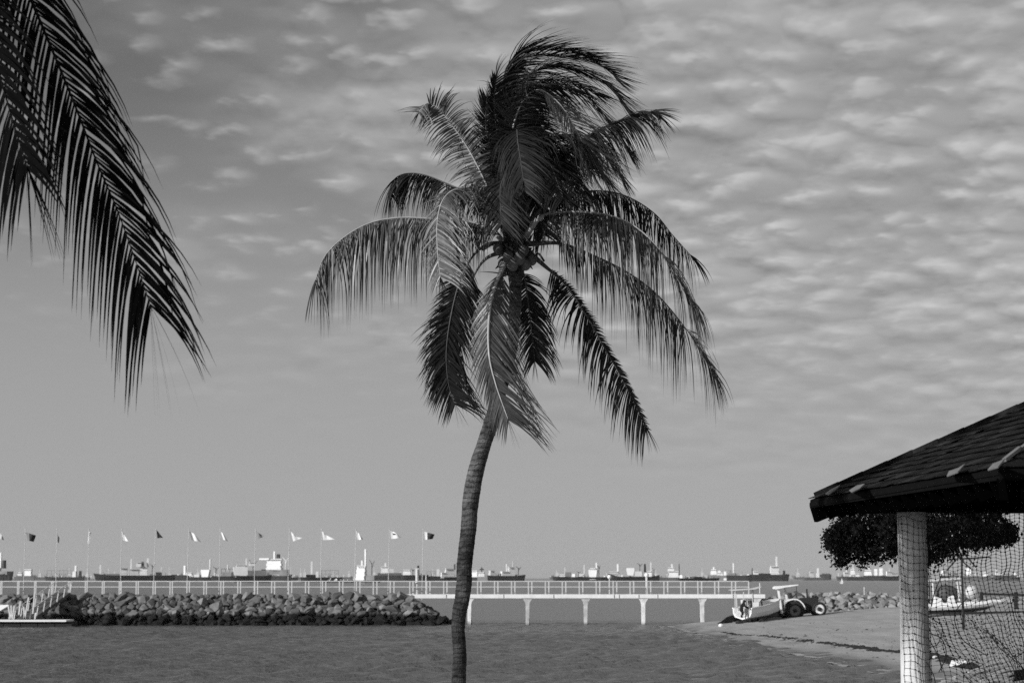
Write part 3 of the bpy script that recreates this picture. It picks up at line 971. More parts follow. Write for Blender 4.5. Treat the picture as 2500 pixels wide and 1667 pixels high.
# (distance, hull, fittings, label)
SH = [
 (2300, (-70, 42, 1401, 1416, 'b', 1, 7), [('house', 'w', -30, 3, 1385, 1402), ('mast', 'w', 4, 7.5, 1348, 1386), ('funnel', 'b', 12, 19, 1367, 1387), ('box', 'g', 0, 30, 1394, 1402)], 'black-hulled ship cut by the left edge with a tall white mast and black funnel'),
 (4200, (38, 90, 1405, 1415, 'm', 1, 2), [('house', 'w', 60, 80, 1389, 1405), ('house', 'p', 42, 54, 1396, 1405)], 'small hazy grey ship with a round white deckhouse near the left edge'),
 (3300, (108, 206, 1408, 1416, 'd', -1, 2), [('gantry', 'g', 114, 176, 1392, 1408), ('house', 'w', 179, 188, 1394, 1408), ('mast', 'w', 183.5, 188, 1380, 1395), ('funnel', 'b', 194, 200, 1393, 1408)], 'low dark vessel with a long thin gantry and small white bridge'),
 (2600, (230, 436, 1404, 1416, 'b', -1, 5), [('house', 'w', 341, 360, 1382, 1404), ('house', 'p', 318, 340, 1388, 1404), ('house', 'w', 333, 345, 1371, 1383), ('house', 'p', 294, 312, 1385, 1404), ('mast', 'w', 319, 322, 1364, 1390), ('mast', 'w', 358.5, 363, 1362, 1384), ('crane', 'd', 365, 378, 1375, 1404), ('mast', 'w', 245, 249, 1378, 1402), ('mast', 'p', 391, 395, 1383, 1404), ('funnel', 'g', 345, 352, 1370, 1383), ('box', 'd', 380, 392, 1396, 1404), ('box', 'g', 262, 292, 1400, 1404)], 'long black ship with raised bow and cluttered white superstructure left of centre flagpoles'),
 (2500, (425, 462, 1403, 1416, 'b', -1, 0), [('mast', 'w', 450, 455, 1380, 1404), ('house', 'w', 456, 472, 1397, 1404)], 'stubby black barge with a short white mast and low white cabin'),
 (2700, (460, 524, 1408, 1416, 'b', 1, 1), [('flare', 'w', 492, 515, 1390, 1409), ('mast', 'p', 514, 517, 1364, 1391), ('box', 'p', 474, 488, 1402, 1408)], 'small dark ship with one white boxy deckhouse left of the caged barge'),
 (2400, (516, 582, 1406, 1418, 'b', 1, 2), [('gantry', 'd', 540, 572, 1388, 1406), ('box', 'g', 544, 568, 1396, 1406), ('crane', 'd', 518, 534, 1382, 1406), ('mast', 'p', 555, 558, 1378, 1390)], 'dark barge carrying a grey cage-like frame'),
 (2000, (572, 664, 1405, 1421, 'b', 1, 3), [('flare', 'w', 570, 604, 1384, 1408), ('house', 'w', 577, 598, 1378, 1384), ('mast', 'w', 600, 603, 1362, 1384), ('crane', 'b', 608, 628, 1366, 1404), ('house', 'w', 608, 621, 1371, 1381), ('box', 'g', 606, 650, 1392, 1405)], 'large black ship seen bow-on with white flared bridge wings'),
 (2900, (628, 716, 1405, 1416, 'd', 1, 2), [('box', 'g', 632, 706, 1390, 1405), ('house', 'w', 650, 690, 1364, 1391), ('box', 'w', 632, 658, 1362, 1366), ('house', 'w', 668, 686, 1391, 1408), ('mast', 'w', 668, 672, 1345, 1364), ('funnel', 'b', 676, 684, 1352, 1362), ('crane', 'w', 692, 706, 1360, 1392), ('box', 'd', 638, 650, 1389, 1397)], 'tallest ship, bulky white superstructure with a black-topped funnel'),
 (3800, (700, 728, 1409, 1416, 'd', 1, 1), [('house', 'w', 703, 715, 1399, 1412), ('mast', 'p', 709, 711, 1383, 1400)], 'tiny white boat just right of the tallest ship'),
 (2100, (733, 836, 1409, 1420, 'b', -1, 1), [('box', 'b', 747, 770, 1402, 1409), ('mast', 'w', 759, 763, 1370, 1403), ('house', 'w', 771, 777, 1394, 1409), ('gantry', 'g', 785, 826, 1392, 1409), ('mast', 'p', 740, 743, 1396, 1409)], 'very low black barge with a white mast and a grey frame on its deck'),
 (1900, (780, 936, 1416, 1423, 'b', 1, 0), [('house', 'w', 873, 896, 1380, 1416), ('mast', 'w', 893, 897, 1340, 1382), ('mast', 'w', 884, 888, 1368, 1382), ('crane', 'b', 905, 918, 1366, 1412), ('box', 'g', 900, 922, 1404, 1416)], 'ship with a tall narrow white tower and the highest mast of all'),
 (3400, (918, 985, 1404, 1416, 'd', 1, 1), [('house', 'w', 930, 948, 1382, 1400), ('mast', 'w', 939, 943, 1374, 1384), ('box', 'm', 922, 980, 1398, 1404), ('box', 'p', 950, 962, 1388, 1398)], 'dark grey ship with a pale peaked superstructure right of the white tower'),
 (2500, (978, 1046, 1403, 1417, 'b', -1, 1), [('house', 'w', 984, 1003, 1390, 1403), ('crane', 'd', 1003, 1012, 1388, 1403), ('funnel', 'b', 1018, 1024, 1380, 1403)], 'black ship behind the thick white bridge post'),
 (2500, (1036, 1080, 1406, 1417, 'b', -1, 0), [('gantry', 'g', 1042, 1072, 1394, 1406), ('house', 'p', 1066, 1074, 1388, 1406)], 'short black barge with pipe rack close to the palm trunk'),
 (2450, (1074, 1122, 1408, 1417, 'b', -1, 1), [('house', 'w', 1086, 1110, 1387, 1411), ('house', 'w', 1075, 1087, 1397, 1411), ('funnel', 'g', 1108, 1113, 1376, 1390)], 'dark ship with a square white block half hidden by the palm trunk'),
 (3300, (1140, 1170, 1408, 1416, 'd', -1, 1), [('house', 'w', 1148, 1167, 1392, 1410)], 'white block of a ship just right of the palm trunk'),
 (2200, (1164, 1192, 1407, 1418, 'g', -1, 2), [('house', 'p', 1167, 1184, 1396, 1408), ('box', 'd', 1171, 1181, 1388, 1391), ('mast', 'd', 1175, 1177, 1384, 1397)], 'little grey tugboat right of the palm trunk'),
 (2700, (1186, 1286, 1405, 1417, 'd', 1, 3), [('house', 'w', 1241, 1256, 1383, 1405), ('house', 'w', 1222, 1241, 1394, 1405), ('mast', 'w', 1236, 1239, 1376, 1395), ('mast', 'p', 1253, 1256, 1370, 1384), ('crane', 'd', 1262, 1274, 1382, 1405), ('house', 'p', 1192, 1204, 1392, 1405)], 'lone dark tanker with open sea at its right side'),
 (3000, (1348, 1424, 1407, 1418, 'b', -1, 1), [('house', 'w', 1366, 1380, 1401, 1407), ('box', 'g', 1380, 1394, 1396, 1407), ('mast', 'p', 1378, 1380, 1384, 1402), ('crane', 'd', 1408, 1417, 1394, 1407)], 'low black ship, leftmost of the cluster right of the open sea gap'),
 (2500, (1392, 1490, 1408, 1418, 'b', 1, 1), [('flare', 'w', 1438, 1459, 1390, 1414), ('house', 'w', 1441, 1456, 1386, 1391), ('house', 'w', 1396, 1405, 1400, 1410), ('house', 'w', 1414, 1427, 1401, 1406), ('mast', 'w', 1455, 1458, 1373, 1388), ('crane', 'd', 1459, 1466, 1378, 1408), ('mast', 'p', 1425, 1427, 1378, 1402)], 'black ship with a rounded white bridge shaped like a shield'),
 (2200, (1484, 1610, 1407, 1419, 'b', -1, 8), [('flare', 'w', 1530, 1550, 1386, 1404), ('box', 'p', 1550, 1568, 1394, 1406), ('crane', 'b', 1556, 1568, 1374, 1396), ('funnel', 'b', 1572, 1577, 1376, 1396), ('house', 'w', 1581, 1592, 1393, 1407), ('mast', 'w', 1506, 1510, 1376, 1399), ('house', 'p', 1486, 1510, 1394, 1399), ('mast', 'p', 1587, 1591, 1372, 1395), ('crane', 'g', 1592, 1600, 1386, 1407)], 'black ship with a high swept bow pointing left behind the bridge lamps'),
 (3200, (1604, 1664, 1409, 1417, 'm', 1, 1), [('house', 'w', 1632, 1657, 1393, 1409), ('house', 'w', 1630, 1646, 1384, 1394), ('mast', 'w', 1639, 1642, 1376, 1385), ('mast', 'd', 1657, 1659, 1376, 1404)], 'hazy grey-hulled ship with a stepped white superstructure'),
 (2500, (1654, 1762, 1411, 1418, 'b', 1, 1), [('house', 'w', 1657, 1665, 1403, 1411), ('house', 'p', 1676, 1689, 1406, 1412), ('box', 'b', 1690, 1712, 1407, 1411)], 'very low black barge with small dark humps on deck'),
 (3100, (1730, 1780, 1404, 1417, 'g', -1, 1), [('house', 'w', 1735, 1750, 1389, 1402), ('house', 'w', 1752, 1760, 1392, 1404), ('house', 'w', 1750, 1766, 1397, 1408), ('mast', 'w', 1741, 1744, 1383, 1390), ('house', 'w', 1767, 1774, 1394, 1416)], 'light grey ship with two pale round-topped cabins'),
 (2400, (1774, 1836, 1404, 1417, 'd', 1, 2), [('crane', 'g', 1770, 1796, 1390, 1404), ('mast', 'w', 1789, 1791.5, 1374, 1398), ('box', 'g', 1778, 1796, 1398, 1406)], 'dark ship over the right end of the bridge railing'),
 (3000, (1830, 1928, 1402, 1415, 'd', 1, 1), [('house', 'w', 1880, 1901, 1381, 1403), ('mast', 'w', 1894, 1897.5, 1358, 1381), ('house', 'w', 1838, 1850, 1393, 1402), ('mast', 'd', 1835, 1837, 1386, 1402), ('funnel', 'd', 1912, 1917, 1392, 1402), ('box', 'd', 1850, 1880, 1399, 1402)], 'dark ship with one square white deckhouse above the tractor'),
 (3900, (1958, 2014, 1409, 1414, 'm', -1, 1), [('house', 'w', 1992, 2000, 1398, 1411), ('mast', 'w', 1995, 1999, 1386, 1398), ('house', 'p', 1976, 1986, 1394, 1409)], 'small low boat with a slim white tower between ship and tree'),
 (4600, (1998, 2032, 1402, 1411, 'm', 1, 1), [('box', 'g', 2004, 2024, 1399, 1402)], 'faint far grey hull left of the dark tree'),
 (4000, (2040, 2078, 1407, 1413, 'm', -1, 1), [('house', 'w', 2060, 2072, 1396, 1406), ('mast', 'w', 2066, 2069, 1382, 1396)], 'far boat with a small white cabin, leftmost below the tree'),
 (3500, (2068, 2116, 1407, 1413, 'd', 1, 1), [('house', 'w', 2076, 2087, 1388, 1402), ('house', 'w', 2088, 2098, 1399, 1409), ('mast', 'p', 2081, 2084, 1378, 1389)], 'white ship with two stepped cabins below the tree crown'),
 (3400, (2108, 2160, 1405, 1411, 'd', 1, 1), [('house', 'w', 2110, 2128, 1391, 1404), ('house', 'w', 2134, 2142, 1388, 1404), ('house', 'w', 2146, 2155, 1386, 1404), ('house', 'p', 2116, 2124, 1384, 1392)], 'wide white ship with a row of blocks left of the column'),
 (3400, (2156, 2200, 1406, 1411, 'd', 1, 1), [('house', 'w', 2162, 2176, 1394, 1405), ('house', 'w', 2176, 2192, 1397, 1405), ('mast', 'p', 2170, 2172, 1386, 1396)], 'white ship cut by the left side of the column'),
 (3400, (2290, 2346, 1405, 1412, 'm', 1, 1), [('house', 'w', 2296, 2312, 1392, 1404), ('house', 'p', 2322, 2336, 1396, 1405)], 'pale ship seen through the net left of the crossed pole'),
 (3400, (2352, 2420, 1406, 1412, 'm', 1, 1), [('flare', 'w', 2358, 2372, 1386, 1404), ('house', 'w', 2400, 2412, 1396, 1407)], 'pale ship seen through the net right of the crossed pole'),
 (3400, (2424, 2494, 1404, 1411, 'm', 1, 1), [('house', 'w', 2430, 2444, 1390, 1404), ('house', 'w', 2478, 2490, 1396, 1408)], 'white ship seen through the net near the right edge'),
]
_rs = random.Random(31)
for Yd, hull, items, lab in SH:
    o = ship(Yd, hull, items, lab)
    o.rotation_euler = (0, 0, R(_rs.uniform(-24, 24)))

seen_ = set()
ORD = 'first second third fourth fifth sixth seventh eighth ninth tenth eleventh twelfth thirteenth fourteenth'.split()
X26 = [48, 100, 150, 212, 262, 312, 410, 448, 480, 530, 590, 642, 690, 725, 742, 800, 850, 912, 960, 1010, 1062, 1300, 1420, 1600, 1700, 1945]
for i in range(26):
    x = X26[i] + _rs.uniform(-8, 8)
    if 1290 < x < 1345: x += 60
    ln = _rs.uniform(26, 48)
    q = x + _rs.uniform(-.3, .2) * ln
    it = [('house', 'p', q, q + _rs.uniform(5, 9), 1401 - _rs.uniform(0, 5), 1409), ('mast', 'p', q + 2, q + 3.2, 1388 + _rs.uniform(-4, 6), 1402)]
    if i % 2: it.append(('box', 'g', q - 12, q - 4, 1404, 1409))
    if i % 3 == 0: it.append(('house', 'p', q + 10, q + 15, 1403, 1409))
    px_ = [f[0] for f in FL]
    n_ = sum(1 for p_ in px_ if p_ < x)
    if x < 1050:
        side_ = 'just right of' if x - px_[n_ - 1] < 40 else 'well right of'
        lab_ = 'tiny hazy ship far out, %s the %s flagpole from the left' % (side_, ORD[n_ - 1])
    else:
        lab_ = 'tiny hazy ship far out, ' + {1062: 'close by the left side of the palm trunk', 1300: 'in the open gap right of the lone tanker', 1420: 'left of the low globe lamp on the bridge', 1600: 'right of the taller globe lamp on the bridge', 1700: 'above the right half of the bridge', 1945: 'above the tractor canopy'}[X26[i]]
    if lab_ in seen_: lab_ = lab_.replace('tiny hazy', 'tiny paler')
    seen_.add(lab_)
    o = ship(5200 + 90 * i, (x - ln / 2, x + ln / 2, 1408, 1414, 'm', _rs.choice((-1, 1)), 1), it, lab_)
    o['group'] = 'tiny far ships on the horizon'

# small sailing boat and marker stakes
r_ = empty('sailing_boat', P(2054, 1424, 1500), 'tiny sailing boat with a white sail off the groyne', 'sailing boat')
r_.location.z = 0; LOC[r_.name].z = 0
b = MB(); b.pxprism([(2050, 1420.5), (2059, 1420.5), (2057, 1424), (2052, 1424)], 1500, 1499.5, 1500.8); b.build('hull', m_white, r_)
b = MB(); b.pxprism([(2053, 1420), (2058.5, 1420), (2055, 1410)], 1500, 1500.1, 1500.16); b.build('sail', m_white, r_)
for px, yt, yb_, lab in ((2110, 1432, 1452, 'thin white stake standing on the groyne crest left of the column'), (1855, 1422, 1449, 'thin pale stake at the right end of the footbridge')):
    p0, p1 = P(px, yb_, 176), P(px, yt, 176)
    p0.z -= .6
    b = MB(); b.tube([p0, p1], .05, 6)
    tag(b.build('marker_stake', m_rail), lab, 'stake')

# ------------------------------------------------------------------ tractor
def wheel(b_t, b_r, b_h, c, r_, wd, rr, hub):
    n = 28
    def ring(b, prof, lug=False):
        vs = []
        for y, rad in prof:
            for k in range(n):
                a = 2 * math.pi * k / n
                q = rad * (1 + (.025 if lug and k % 2 else 0))
                vs.append((c[0] + q * math.cos(a), c[1] + y, c[2] + q * math.sin(a)))
        m_ = len(prof)
        fs = [(i * n + k, i * n + (k + 1) % n, ((i + 1) % m_) * n + (k + 1) % n, ((i + 1) % m_) * n + k) for i in range(m_) for k in range(n)]
        b.add(vs, fs)
    ring(b_t, [(-wd / 2, rr), (-wd / 2 - .02, r_ * .8), (-wd / 2 + .05, r_ * .97), (0, r_), (wd / 2 - .05, r_ * .97), (wd / 2, r_ * .8), (wd / 2, rr)], True)
    ring(b_r, [(-wd / 2 + .03, rr), (-wd / 2 + .09, rr * .72), (-wd / 2 + .05, hub), (wd / 2 - .05, hub), (wd / 2 - .02, rr)])
    ring(b_h, [(-wd / 2 - .02, hub * .98), (-wd / 2 - .05, .02), (wd / 2 - .1, .02), (wd / 2 - .1, hub * .98)])


def tractor():
    Yt = 165.0
    root = empty('tractor', P(1960, 1508, Yt), 'small dark tractor with white canopy and white front rims parked on the sand', 'tractor')
    k = Yt / FPX
    y0 = Yt - .75
    for nm, (px, py), r_, wd, rr, hub, rim_m in (('rear', (1937.5, 1489.5), 22.5 * k, .42, 13.5 * k, 4 * k, m_sg), ('front', (1997, 1486), 17.5 * k, .3, 11.8 * k, 5.0 * k, m_white)):
        for yy in (y0, Yt + .75):
            c = P(px, py, Yt); c.y = yy
            bt, brr, bh = MB(), MB(), MB()
            wheel(bt, brr, bh, c, r_, wd, rr, hub)
            hubo = empty('wheel', c); hubo.parent = root; hubo.location = c - LOC[root.name]; LOC[hubo.name] = c
            bt.build('tyre', m_tyre, hubo, False)
            brr.build('rim', rim_m, hubo, True, 'white rim' if nm == 'front' else None)
            bh.build('hub', m_black, hubo)
    b = MB()
    b.pxprism([(1950, 1461), (1956, 1458.5), (1990, 1458), (1996, 1461), (1998, 1482), (1992, 1486), (1952, 1490)], Yt, Yt - .38, Yt + .38)
    b.build('bonnet', m_black, root)
    b = MB()
    b.pxprism([(1920, 1480), (1955, 1478), (2000, 1478), (2000, 1492), (1950, 1500), (1915, 1502)], Yt, Yt - .25, Yt + .25)
    b.build('chassis', m_black, root)
    b = MB(); b.bar(P(1971, 1459, Yt - .2), P(1969.5, 1437, Yt - .2), .11); b.build('exhaust_pipe', m_black, root)
    b = MB(); b.pxprism([(1982, 1453), (1988, 1451.5), (1990, 1458), (1982, 1458)], Yt, Yt - .2, Yt + .2); b.build('headlight', m_black, root)
    # canopy
    b = MB()
    b.pxprism([(1889, 1433), (1893, 1430), (1912, 1429), (1946, 1426), (1946, 1428), (1914, 1433), (1892, 1438), (1889, 1437)], Yt, Yt - .75, Yt + .75)
    b.build('canopy', m_white, root)
    b = MB(); b.bar(P(1899.5, 1436, Yt - .5), P(1908.5, 1497, Yt - .5), .17, .12); b.build('roll_bar', m_white, root)
    b = MB(); b.bar(P(1916, 1433, Yt + .5), P(1921, 1462, Yt + .5), .16, .12); b.build('roll_bar', m_white, root)
    b = MB(); b.bar(P(1944, 1428, Yt + .5), P(1946, 1460, Yt + .5), .05); b.build('canopy_post', m_grey, root)
    # mudguard: curved band
    arc = [(1912, 1466), (1920, 1463), (1932, 1460), (1942, 1461), (1950, 1465), (1957, 1472), (1961, 1479), (1963, 1486)]
    b = MB()
    inner = [(x - (x - 1937.5) * .10, y - (y - 1489.5) * .10) for x, y in arc]
    b.pxprism(arc + inner[::-1], Yt, y0 - .28, y0 + .3)
    b.build('mudguard', m_white, root)
    b = MB(); b.pxprism(arc + inner[::-1], Yt, Yt + .45, Yt + 1.0); b.build('mudguard', m_white, root)
    b = MB()
    b.pxprism([(1928, 1466), (1926, 1447), (1931, 1446), (1935, 1456), (1938, 1466)], Yt, Yt - .25, Yt + .25)
    b.build('seat', m_black, root)
    c = P(1943, 1452, Yt)
    b = MB(); b.tube([P(1950, 1464, Yt), c], .03, 6); b.tube([c + Vector((-.08 + .2 * math.cos(a) * .7, .2 * math.sin(a), .2 * math.cos(a) * .7)) for a in np.linspace(0, 6.28, 13)], .025, 5)
    b.build('steering_wheel', m_black, root)
    # rear linkage frame
    b = MB()
    for q in (((1893, 1466), (1914, 1463)), ((1893, 1466), (1900, 1498)), ((1914, 1463), (1914, 1500)), ((1900, 1480), (1914, 1478)), ((1900, 1497), (1916, 1497)), ((1896, 1472), (1914, 1490))):
        b.bar(P(*q[0], Yt - .3), P(*q[1], Yt - .3), .14)
        b.bar(P(*q[0], Yt + .3), P(*q[1], Yt + .3), .14)
    b.pxprism([(1896, 1468), (1911, 1465), (1912, 1484), (1903, 1486)], Yt, Yt - .28, Yt + .28)
    b.build('rear_linkage', m_sp, root)


tractor()


# ------------------------------------------------------------------ boat on its trailer behind the tractor
def loft(b, stations, closed_deck=True, mi=0):
    n = len(stations[0])
    vs = [p for st in stations for p in st]
    fs = [(i * n + j, (i + 1) * n + j, (i + 1) * n + j + 1, i * n + j + 1) for i in range(len(stations) - 1) for j in range(n - 1)]
    fs.append(tuple(range(n)))
    b.add(vs, fs, mi)


def hull_shape(b, A, B, w2, zk0, zg0, zk1, zg1, n=10, thick=.06, bowpow=.55):
    """A stern centre (x,y), B bow tip; keel and gunwale heights at stern/bow"""
    A = Vector((*A, 0)); B = Vector((*B, 0))
    ax = (B - A); sd = Vector((-ax.y, ax.x, 0)).normalized()
    for scale, lift in ((1, 0), (.93, .1)):
        sts = []
        for i in range(n):
            t = i / (n - 1)
            wd = w2 * (max(0.0, 1 - t ** 2.6) ** bowpow) * scale
            zk = lerp(zk0, zk1, t ** 2.2) + lift; zg = lerp(zg0, zg1, t ** 1.3)
            c = A + ax * t * (1 if scale == 1 else .985)
            prof = [(1, zg), (.97, lerp(zk, zg, .55)), (.78, lerp(zk, zg, .22)), (0, zk), (-.78, lerp(zk, zg, .22)), (-.97, lerp(zk, zg, .55)), (-1, zg)]
            sts.append([(c.x + sd.x * wd * a, c.y + sd.y * wd * a, z) for a, z in prof])
        loft(b, sts)


def person(c_foot, facing, name, label, h_=1.25):
    """small crouching figure as one skinned body"""
    P0 = Vector(c_foot)
    me = bpy.data.meshes.new('person')
    J = {  # x toward facing, z up
        'pel': (-.10, 0, .62), 'sp': (0.0, 0, .86), 'ch': (.10, 0, 1.05), 'nk': (.16, 0, 1.17), 'hd': (.20, 0, 1.28), 'tp': (.21, 0, 1.38),
        'hl': (-.08, .11, .58), 'kl': (.12, .14, .34), 'al': (-.04, .16, .05), 'tl': (.10, .17, .02),
        'hr': (-.08, -.11, .58), 'kr': (.05, -.16, .33), 'ar': (-.12, -.2, .05), 'tr': (.02, -.21, .02),
        'sl': (.10, .19, 1.05), 'el': (.28, .22, .86), 'wl': (.46, .16, .80), 'fl': (.56, .14, .78),
        'sr': (.10, -.19, 1.05), 'er': (.22, -.24, .82), 'wr': (.42, -.18, .72), 'fr': (.52, -.16, .70)}
    rad = dict(pel=.15, sp=.13, ch=.15, nk=.06, hd=.10, tp=.085, hl=.10, kl=.07, al=.045, tl=.035, hr=.10, kr=.07, ar=.045, tr=.035,
               sl=.07, el=.05, wl=.033, fl=.03, sr=.07, er=.05, wr=.033, fr=.03)
    E = ['pel-sp', 'sp-ch', 'ch-nk', 'nk-hd', 'hd-tp', 'pel-hl', 'hl-kl', 'kl-al', 'al-tl', 'pel-hr', 'hr-kr', 'kr-ar', 'ar-tr', 'ch-sl', 'sl-el', 'el-wl', 'wl-fl', 'ch-sr', 'sr-er', 'er-wr', 'wr-fr']
    ks = list(J)
    me.from_pydata([J[k_] for k_ in ks], [(ks.index(e.split('-')[0]), ks.index(e.split('-')[1])) for e in E], [])
    o = bpy.data.objects.new(name, me)
    COL.objects.link(o)
    o.location = P0
    o.rotation_euler = (0, 0, facing)
    md = o.modifiers.new('skin', 'SKIN')
    for i, k_ in enumerate(ks):
        me.skin_vertices[0].data[i].radius = (rad[k_] * 1.45, rad[k_] * 1.45)
    me.skin_vertices[0].data[0].use_root = True
    sb = o.modifiers.new('sub', 'SUBSURF'); sb.levels = 1; sb.render_levels = 1
    me.materials.append(m_cloth)
    tag(o, label, 'person')
    return o


def trailer_boat():
    Y0 = 160.0
    k = Y0 / FPX
    A = (P(1812, 1500, Y0).x, Y0); B = (P(1896, 1470, 165.2).x, 163.6)
    zk0, zg0 = P(1812, 1512, Y0).z, P(1812, 1484, Y0).z
    zk1, zg1 = P(1890, 1490, 163).z, P(1896, 1461, 163).z
    root = empty('motor_boat', (A[0], A[1], zk0), 'open white motor boat with a flat canopy on a trailer behind the tractor', 'motor boat')
    b = MB(); hull_shape(b, A, B, 28.5 * k, zk0, zg0, zk1, zg1); b.build('hull', m_white, root)

    b = MB()
    for sg in (-1, 1):
        pts_ = []
        ax = Vector((B[0] - A[0], B[1] - A[1], 0)); sd_ = Vector((-ax.y, ax.x, 0)).normalized()
        for i in range(9):
            t = i / 8 * .99
            pts_.append(Vector((A[0], A[1], 0)) + ax * t + sd_ * sg * 28.8 * k * max(0.0, 1 - t ** 2.6) ** .55 + Vector((0, 0, lerp(zg0, zg1, t ** 1.3))))
        b.tube(pts_, .055, 5)
    b.build('gunwale', m_white, root)
    b = MB(); b.pxprism([(1783, 1440), (1786, 1438.5), (1840, 1435.5), (1858, 1431), (1858, 1432.5), (1842, 1437.8), (1785, 1441.5)], Y0, Y0 - .2, Y0 + 1.7); b.build('canopy', m_rail, root)
    for q in ((1794, 1442, 1795, 1486, 0), (1815, 1440, 1815, 1464, 0), (1836, 1437, 1838, 1484, .3), (1797, 1442, 1799, 1486, 1.5), (1838, 1437, 1840, 1480, 1.5)):
        b = MB(); b.bar(P(q[0], q[1], Y0 + q[4]), P(q[2], q[3], Y0 + q[4]), .07); b.build('canopy_post', m_rail, root)
    b = MB(); b.pxprism([(1813, 1464), (1828, 1462.5), (1830, 1486), (1815, 1488)], Y0, Y0 + .7, Y0 + 1.4); b.build('console', m_white, root)
    b = MB(); b.pxprism([(1842, 1470), (1858, 1469), (1858, 1479), (1843, 1482)], Y0, Y0 + 1.0, Y0 + 1.8); b.build('seat', m_white, root)
    b = MB(); b.pxprism([(1837, 1466), (1841, 1465), (1843, 1482), (1838, 1483)], Y0, Y0 + 1.0, Y0 + 1.6); b.pxprism([(1830, 1466), (1834, 1466), (1833, 1476), (1830, 1476)], Y0, Y0 + 1, Y0 + 1.3)
    b.bar(P(1859, 1467, Y0 + 1.2), P(1861, 1480, Y0 + 1.2), .1); b.build('seat_frame', m_black, root)
    # trailer
    tr = empty('boat_trailer', (A[0], A[1], float(gz(A[0], A[1]))), 'low dark boat trailer under the white motor boat', 'boat trailer')
    for s_ in (-.55, .55):
        b = MB(); b.bar(P(1792, 1520, Y0 + .2) + Vector((0, s_, 0)), P(1906, 1508, 163.8) + Vector((0, s_ * .3, 0)), .12, .16); b.build('beam', m_sg, tr)
    for px, py in ((1806, 1523), (1857, 1517)):
        for yy in (Y0 - .6, Y0 + 1.4):
            c = P(px, py, Y0); c.y = yy
            bt, b1, bh = MB(), MB(), MB()
            wheel(bt, b1, bh, c, .24, .16, .12, .05)
            hubo = empty('wheel', c); hubo.parent = tr; hubo.location = c - LOC[tr.name]; LOC[hubo.name] = c
            bt.build('tyre', m_tyre, hubo); b1.build('rim', m_dgrey, hubo)
    b = MB()
    for px in (1800, 1830, 1860): b.bar(P(px, 1517 - (px - 1800) * .1, Y0 - .4), P(px + 14, 1515 - (px - 1800) * .1, Y0 + 2), .12)
    b.build('cross_beam', m_black, tr)
    m_shade_mound = mat('mound_shade_black', .008, .9, .4, 4, spec=.05)
    # near-black mound shaped to stand in for the shade behind the trailer
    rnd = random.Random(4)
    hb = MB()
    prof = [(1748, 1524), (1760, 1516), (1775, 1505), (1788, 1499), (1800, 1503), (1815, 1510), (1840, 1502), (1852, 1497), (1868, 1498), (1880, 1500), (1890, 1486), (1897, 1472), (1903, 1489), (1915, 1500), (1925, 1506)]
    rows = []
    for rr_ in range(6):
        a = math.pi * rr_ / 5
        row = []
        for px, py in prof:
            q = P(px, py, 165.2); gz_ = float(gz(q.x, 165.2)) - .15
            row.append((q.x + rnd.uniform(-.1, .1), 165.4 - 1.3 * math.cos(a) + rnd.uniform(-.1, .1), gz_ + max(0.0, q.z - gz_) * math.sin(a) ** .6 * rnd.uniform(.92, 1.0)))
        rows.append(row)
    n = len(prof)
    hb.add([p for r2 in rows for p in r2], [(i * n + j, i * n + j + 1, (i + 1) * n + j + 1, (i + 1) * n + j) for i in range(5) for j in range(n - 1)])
    tag(hb.build('shade_mound', m_shade_mound), 'low black mound added for the shade behind the boat trailer', 'mound')
    feet = P(1811, 1506, Y0 - .35)
    person((feet.x, feet.y - .25, feet.z), 0.0, 'person', 'person in dark clothes bending at the stern of the white motor boat on the trailer')


trailer_boat()


